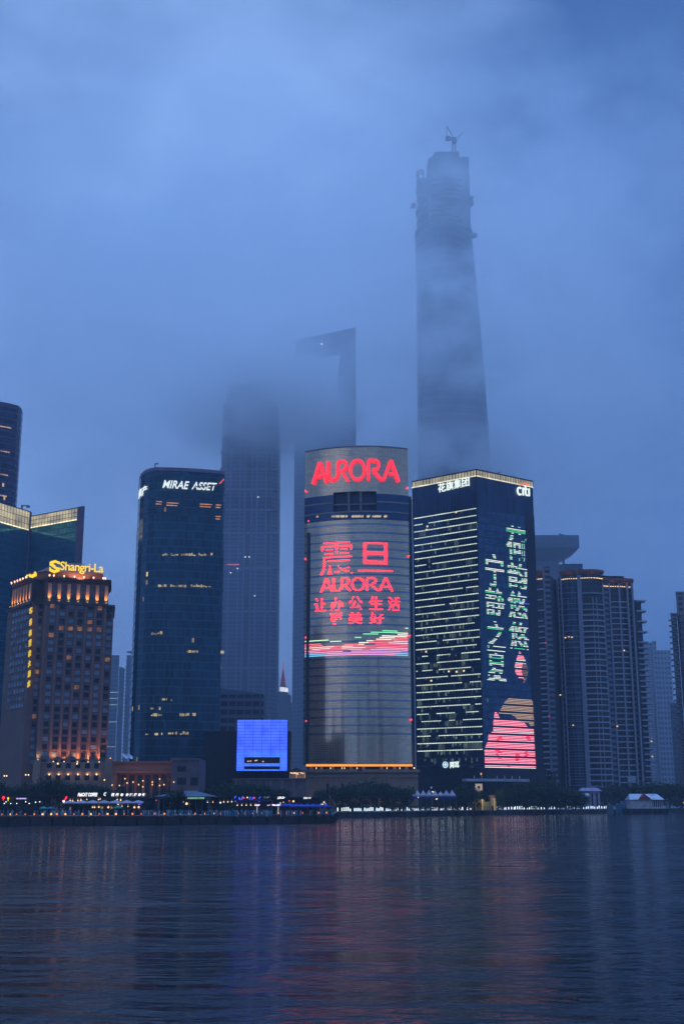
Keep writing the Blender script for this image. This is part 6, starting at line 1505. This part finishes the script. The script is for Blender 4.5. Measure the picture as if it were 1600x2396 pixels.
# ---- pavilions and boats on the right
lil = M("lilac white render", (.50, .47, .54), .8); lilr = M("mauve roof", (.34, .24, .33), .7)
r, xa_, xb_, zt_, zr_ = house("pavilion", "lilac-walled pavilion with a mauve roof half behind the hedge", "pavilion", 1362, 1402, 1851, 760, 10, lil, lilr, 1843, False, ov=1.4)
b = MB()
for k in range(7): q = xa_ + (xb_ - xa_) * (k + .1) / 7; b.box(q, q + .45, 759.4, 759.9, GZ, zt_)
b.build("column", lil, r); b = MB()
for k in range(3): q = xa_ + (xb_ - xa_) * (.25 + .25 * k); b.box(q, q + 1.2, 759.9, 759.97, GZ + .3, zt_ - 1.2)
b.build("window", wm[1], r)
r, xa_, xb_, zt_, zr_ = house("gate_lodge", "tiny white-roofed lodge in front of the lilac pavilion", "lodge", 1366, 1376, 1861.5, 745, 4, lil, M("white roof", (.5, .52, .56), .6), 1856)
b = MB(); q = W(1371, 1867, 745); b.box(q.x - .7, q.x + .5, 744.9, 744.97, q.z - .7, q.z + .7); b.build("window", wm[1], r)
Yb = 690
rb = thing("floating_dock", "dark floating pontoon under the white boathouse with a red gable", "pontoon", (*pt(1510, 1895, Yb), 0))
b = MB(); xa_, xb_ = X(1468, 1897, Yb), X(1560, 1897, Yb); zd = Z(1892, Yb); b.box(xa_, xb_, Yb - 2, Yb + 14, -.4, zd); b.build("hull", M("dark hull", (.02, .02, .03), .6), rb); b = MB(); k = xa_
while k < xb_: b.cyl((k, Yb - 2.2, -.2), (k, Yb - 2.2, zd - .1), .3, n=8); k += 3
b.build("fender", M("rubber", (.012, .012, .012), .8), rb)
r = thing("boathouse", "white boathouse with a grey-white roof and a red front gable on a pontoon", "boathouse", (*pt(1510, 1890, Yb), zd))
xa_, xb_ = X(1474, 1875, Yb), X(1551, 1875, Yb); ze = Z(1871, Yb); zr_ = Z(1857.5, Yb); xs_ = X(1525, 1875, Yb)
b = MB(); b.box(xa_, xs_, Yb, Yb + 10, zd, ze); b.build("wall", M("boathouse wall", (.52, .48, .48), .8), r)
b = MB(); b.box(xs_, xb_ - .3, Yb + 3, Yb + 10, zd, ze); b.build("rear_wall", wm[1], r); b = MB()
for k in range(6): q = xs_ + (xb_ - xs_) * (k + .5) / 6; b.box(q, q + .4, Yb + .1, Yb + .5, zd, ze)
b.box(xs_, xb_, Yb, Yb + .3, zd, zd + .9); b.build("veranda", M("boathouse wall", (.5, .5, .5)), r)
b = MB(); o = .5; m_ = Yb + 5; i_ = 2.2
b.face([(xa_ - o, Yb - o, ze), (xb_ + o, Yb - o, ze), (xb_ - i_, m_, zr_), (xa_ + i_ * .3, m_, zr_)]); b.face([(xb_ + o, Yb + 10 + o, ze), (xa_ - o, Yb + 10 + o, ze), (xa_ + i_ * .3, m_, zr_), (xb_ - i_, m_, zr_)]); b.face([(xa_ - o, Yb + 10 + o, ze), (xa_ - o, Yb - o, ze), (xa_ + i_ * .3, m_, zr_)]); b.face([(xb_ + o, Yb - o, ze), (xb_ + o, Yb + 10 + o, ze), (xb_ - i_, m_, zr_)]); b.face([(xa_ - o, Yb - o, ze - .05), (xa_ - o, Yb + 10 + o, ze - .05), (xb_ + o, Yb + 10 + o, ze - .05), (xb_ + o, Yb - o, ze - .05)])
b.build("roof", M("grey white roof", (.50, .52, .58), .5), r)
ga, gc, gp = X(1492, 1871, Yb - 1), X(1524, 1871, Yb - 1), X(1507, 1858, Yb - 1)
b = MB(); b.face([(ga, Yb - 1, ze + .1), (gc, Yb - 1, ze + .1), (gp, Yb - 1, zr_)]); b.face([(gp, Yb - 1, zr_), (gc, Yb - 1, ze + .1), (gp, m_, zr_ + .02)]); b.face([(ga, Yb - 1, ze + .1), (gp, Yb - 1, zr_), (gp, m_, zr_ + .02)]); b.build("gable", red_r, r)
b = MB(); q = W(1508, 1885, Yb); b.box(q.x - .9, q.x + .9, Yb - .08, Yb - .02, q.z - .35, q.z + .35); b.build("name_board", M("tan board", (.3, .22, .12)), r)
b = MB()
for px in (1555, 1585, 1598): q = W(px, 1876 + (px > 1570) * 2, Yb + 20); b.ball(q, .22, 6, 4)
p_ = tag(b.build("dock_light", E("small amber dock light", (1, .6, .25), 2.5)), "three tiny amber lights in the dark right of the boathouse", "lamp") if False else None
for px, py in ((1556, 1875.5), (1581, 1878), (1597, 1880)):
    r_ = thing("shore_lamp", "tiny amber lamp on a thin post in the dark right of the boathouse", "lamp", (q.x, q.y, GZ), "amber lamps right of the boathouse"); b = MB(); b.cyl((q.x, q.y, GZ - 2.2), q, .05, n=5); b.build("post", post_m, r_); b = MB(); b.ball(q, .2, 6, 4); b.build("bulb", E("amber shore bulb", (1, .6, .25), 3), r_)
def boat(px0, px1, py0, py1, Y, hullm, label):
    a_, c_ = X(px0, py1, Y), X(px1, py1, Y); z = Z(py0, Y); r = thing("boat", label, "boat", (a_, Y, 0)); b = MB(); h = z
    st_ = [(0, .25), (.15, .8), (.5, 1), (.85, .9), (1, .6)]; pr = []
    for u, wv in st_:
        xx = a_ + (c_ - a_) * u; pr.append([Vector((xx, Y - 1.6 * wv, h + (.4 if u == 0 else 0))), Vector((xx, Y - 1.0 * wv, -.3)), Vector((xx, Y + 1.0 * wv, -.3)), Vector((xx, Y + 1.6 * wv, h + (.4 if u == 0 else 0)))])
    for p, q in zip(pr[:-1], pr[1:]):
        for i in range(4): j = (i + 1) % 4; b.face([p[i], p[j], q[j], q[i]])
    b.face(pr[0]); b.face(pr[-1][::-1]); b.build("hull", hullm, r)
    b = MB(); b.box(a_ + (c_ - a_) * .4, a_ + (c_ - a_) * .75, Y - .8, Y + .8, h, h + 1.2); b.build("cabin", M("boat cabin", (.3, .33, .38)), r); b = MB(); b.box(a_ + (c_ - a_) * .43, a_ + (c_ - a_) * .72, Y - .86, Y - .81, h + .4, h + .95); b.build("window", wm[1], r); return r
bt_ = boat(1418, 1434, 1884, 1898, 700, M("grey blue hull", (.14, .20, .26), .6), "small grey-blue boat moored at the end of the white light row")
boat(1440, 1472, 1880, 1897, 705, M("teal blue hull", (.08, .20, .32), .6), "longer teal-blue boat moored against the white boathouse")
r = thing("tarp_stack", "bright blue tarpaulin-covered stack left of the boathouse roof", "tarpaulin", (*pt(1465, 1880, 740), GZ)); b = MB(); xa_, xb_ = X(1459, 1875, 740), X(1473, 1875, 740); zz_ = Z(1869.5, 740)
b.face([(xa_, 740, GZ), (xb_, 740, GZ), (xb_ - .2, 740.5, zz_ - .4), (xa_ + .4, 740.5, zz_ - .3)]); b.face([(xa_ + .4, 740.5, zz_ - .3), (xb_ - .2, 740.5, zz_ - .4), (xb_ - .5, 742, zz_), (xa_ + .8, 742, zz_)]); b.face([(xb_, 740, GZ), (xb_, 744, GZ), (xb_ - .5, 742, zz_), (xb_ - .2, 740.5, zz_ - .4)]); b.face([(xa_, 744, GZ), (xa_, 740, GZ), (xa_ + .4, 740.5, zz_ - .3), (xa_ + .8, 742, zz_)]); b.face([(xa_, 744, GZ), (xa_ + .8, 742, zz_), (xb_ - .5, 742, zz_), (xb_, 744, GZ)]); b.build("cover", M("blue tarpaulin", (.02, .06, .40), .6), r)
r = thing("billboard", "blank pale grey billboard on a post in front of the broad balcony tower", "billboard", (*pt(1477, 1850, 820), GZ)); b = MB(); b.box(X(1467.5, 1822, 820), X(1486, 1822, 820), 820, 820.6, Z(1829.5, 820), Z(1815.5, 820)); b.build("panel", M("blank grey panel", (.42, .44, .48), .6), r); b = MB()
for px in (1470, 1477): q = X(px, 1830, 820); b.box(q - .3, q + .3, 820.7, 821.2, GZ, Z(1820, 820))
b.build("post", steel, r)
r = thing("roof_pyramid", "small pale stepped turret showing between the lit office tower and the conifers", "turret", (*pt(1228, 1828, 690), GZ)); b = MB()
for px0, px1, py in ((1216, 1240, 1825), (1221, 1234, 1820), (1224, 1230, 1808)): b.box(X(px0, py, 690), X(px1, py, 690), 690, 696, GZ, Z(py, 690))
b.build("wall", M("turret stone", (.28, .28, .32)), r)

# ================================================================ air
def vol(name, pts_box, dens, col, noise=None, aniso=.0):
    b = MB(); b.box(*pts_box); m = bpy.data.materials.new(name + " air"); m.use_nodes = True; t = NT(m.node_tree); t.n.clear(); o = t.new('ShaderNodeOutputMaterial'); v = t.new('ShaderNodeVolumePrincipled'); v.inputs['Color'].default_value = (*col, 1); v.inputs['Anisotropy'].default_value = aniso; t.l.new(v.outputs[0], o.inputs['Volume'])
    v.inputs['Density'].default_value = dens; return b.build(name, m), m, t, v

HAZE = .00013
hz, m_, _, _ = vol("haze", (-2900, 2900, -600, 2900, -1.8, 700), HAZE, (.74, .86, 1))
tag(hz, kind='stuff')
ms, _, _, _ = vol("mist", (-650, 650, 905, 1500, .5, 235), .0014, (.85, .92, 1))
tag(ms, kind='stuff')
def cloud(px, py, Y, rx, ry, rz_, dens, seed_, thr=(.42, .68), sc=.022):
    c_ = W(px, py, Y); b = MB(); b.box(c_.x - rx, c_.x + rx, Y - ry, Y + ry, c_.z - rz_, c_.z + rz_)
    m = bpy.data.materials.new("cloud vapour"); m.use_nodes = True; t = NT(m.node_tree); t.n.clear(); o = t.new('ShaderNodeOutputMaterial'); v = t.new('ShaderNodeVolumePrincipled'); v.inputs['Color'].default_value = (1, 1, 1, 1); v.inputs['Anisotropy'].default_value = .35; t.l.new(v.outputs[0], o.inputs['Volume'])
    p = t.new('ShaderNodeTexCoord').outputs['Object']; x, y, z = t.sep(p)
    dx, dy, dz = (t.m('DIVIDE', t.m('SUBTRACT', a_, k), r_) for a_, k, r_ in ((x, c_.x, rx), (y, Y, ry), (z, c_.z, rz_)))
    d2 = t.m('ADD', t.m('ADD', t.m('MULTIPLY', dx, dx), t.m('MULTIPLY', dy, dy)), t.m('MULTIPLY', dz, dz))
    fall = t.rng(d2, .05, 1., 1, 0, True)
    n = t.noise(t.xyz(x, y, t.m('ADD', t.m('MULTIPLY', z, 1.2), seed_ * 37.)), sc, 4, .55)
    t.put(v.inputs['Density'], t.m('MULTIPLY', t.m('MULTIPLY', fall, t.rng(n, thr[0], thr[1], 0., 1, True)), dens))
    ob = b.build("cloud", m); return tag(ob, kind='stuff')
cloud(598, 922, 1072, 112, 58, 76, .048, 1, (.26, .58), .020)      # over the stepped tower
cloud(668, 925, 1160, 62, 45, 46, .050, 2, (.30, .58), .020)      # over the slab tower's left leg
cloud(735, 985, 1165, 66, 40, 36, .034, 9, (.30, .62), .022)
cloud(1065, 1075, 1110, 110, 45, 42, .040, 4, (.34, .64), .022)     # wisps at the supertall tower
cloud(1095, 830, 1110, 74, 40, 50, .036, 5, (.40, .62), .028)
cloud(1050, 660, 1105, 74, 40, 46, .030, 6, (.40, .62), .028)
cloud(1100, 440, 1105, 62, 40, 56, .014, 7, (.38, .62), .026)
cloud(905, 850, 1120, 62, 40, 44, .018, 8, (.38, .66), .026)
def cloud_layer(x0, x1, y0, y1, z0, z1, dens):
    b = MB(); b.box(x0, x1, y0, y1, z0, z1)
    m = bpy.data.materials.new("low stratus"); m.use_nodes = True; t = NT(m.node_tree); t.n.clear(); o = t.new('ShaderNodeOutputMaterial'); v = t.new('ShaderNodeVolumePrincipled'); v.inputs['Color'].default_value = (1, 1, 1, 1); v.inputs['Anisotropy'].default_value = .35; t.l.new(v.outputs[0], o.inputs['Volume'])
    p = t.new('ShaderNodeTexCoord').outputs['Object']; x, y, z = t.sep(p)
    up_ = t.m('MULTIPLY', t.rng(z, z0 + 5, z0 + 150, 0, 1, True), t.rng(z, z1 - 40, z1 - 4, 1, 0, True))
    side_ = t.m('MULTIPLY', t.m('MULTIPLY', t.rng(x, x0, x0 + 160, 0, 1, True), t.rng(x, x1 - 160, x1, 1, 0, True)), t.rng(y, y0, y0 + 120, 0, 1, True))
    n = t.noise(t.xyz(x, y, t.m('MULTIPLY', z, 1.3)), .011, 5, .58)
    t.put(v.inputs['Density'], t.m('MULTIPLY', t.m('MULTIPLY', t.m('MULTIPLY', up_, side_), t.rng(n, .36, .66, .2, 2.1, True)), dens))
    return tag(b.build("cloud", m), kind='stuff')
cloud_layer(-420, 420, 860, 1450, 200, 695, .0034)

# ================================================================ the city on the near bank, behind the viewpoint: seen as reflections in the curved tower
nb = M("old stone tower", (.10, .085, .08), .7)
for k, (ang, dist, wd_, ht) in enumerate(((-9, 900, 46, 120), (-4, 950, 30, 96), (3, 930, 34, 170), (8, 900, 60, 110), (15, 960, 36, 205), (19, 980, 70, 120), (27, 1000, 36, 130), (34, 1050, 50, 100), (-28, 980, 40, 150), (-38, 1050, 60, 120))):
    a_ = R(ang); cxx_, cyy_ = 20 + dist * math.sin(a_), 622 - dist * math.cos(a_); r = thing("riverside_tower", "tower on the near bank, seen only as a dim reflection in the curved tower", "high-rise", (cxx_, cyy_, GZ), "towers mirrored in the curved tower")
    b = MB(); b.box(cxx_ - wd_ / 2, cxx_ + wd_ / 2, cyy_ - 15, cyy_ + 15, -1, ht); b.box(cxx_ - wd_ / 5, cxx_ + wd_ / 5, cyy_ - 8, cyy_ + 8, ht, ht * 1.15); b.build("wall", nb, r)
    b = MB(); b.box(cxx_ - wd_ / 2 - .5, cxx_ + wd_ / 2 + .5, cyy_ - 15.5, cyy_ + 15.5, ht - 1.5, ht + .6); b.build("cornice", roof_m, r)
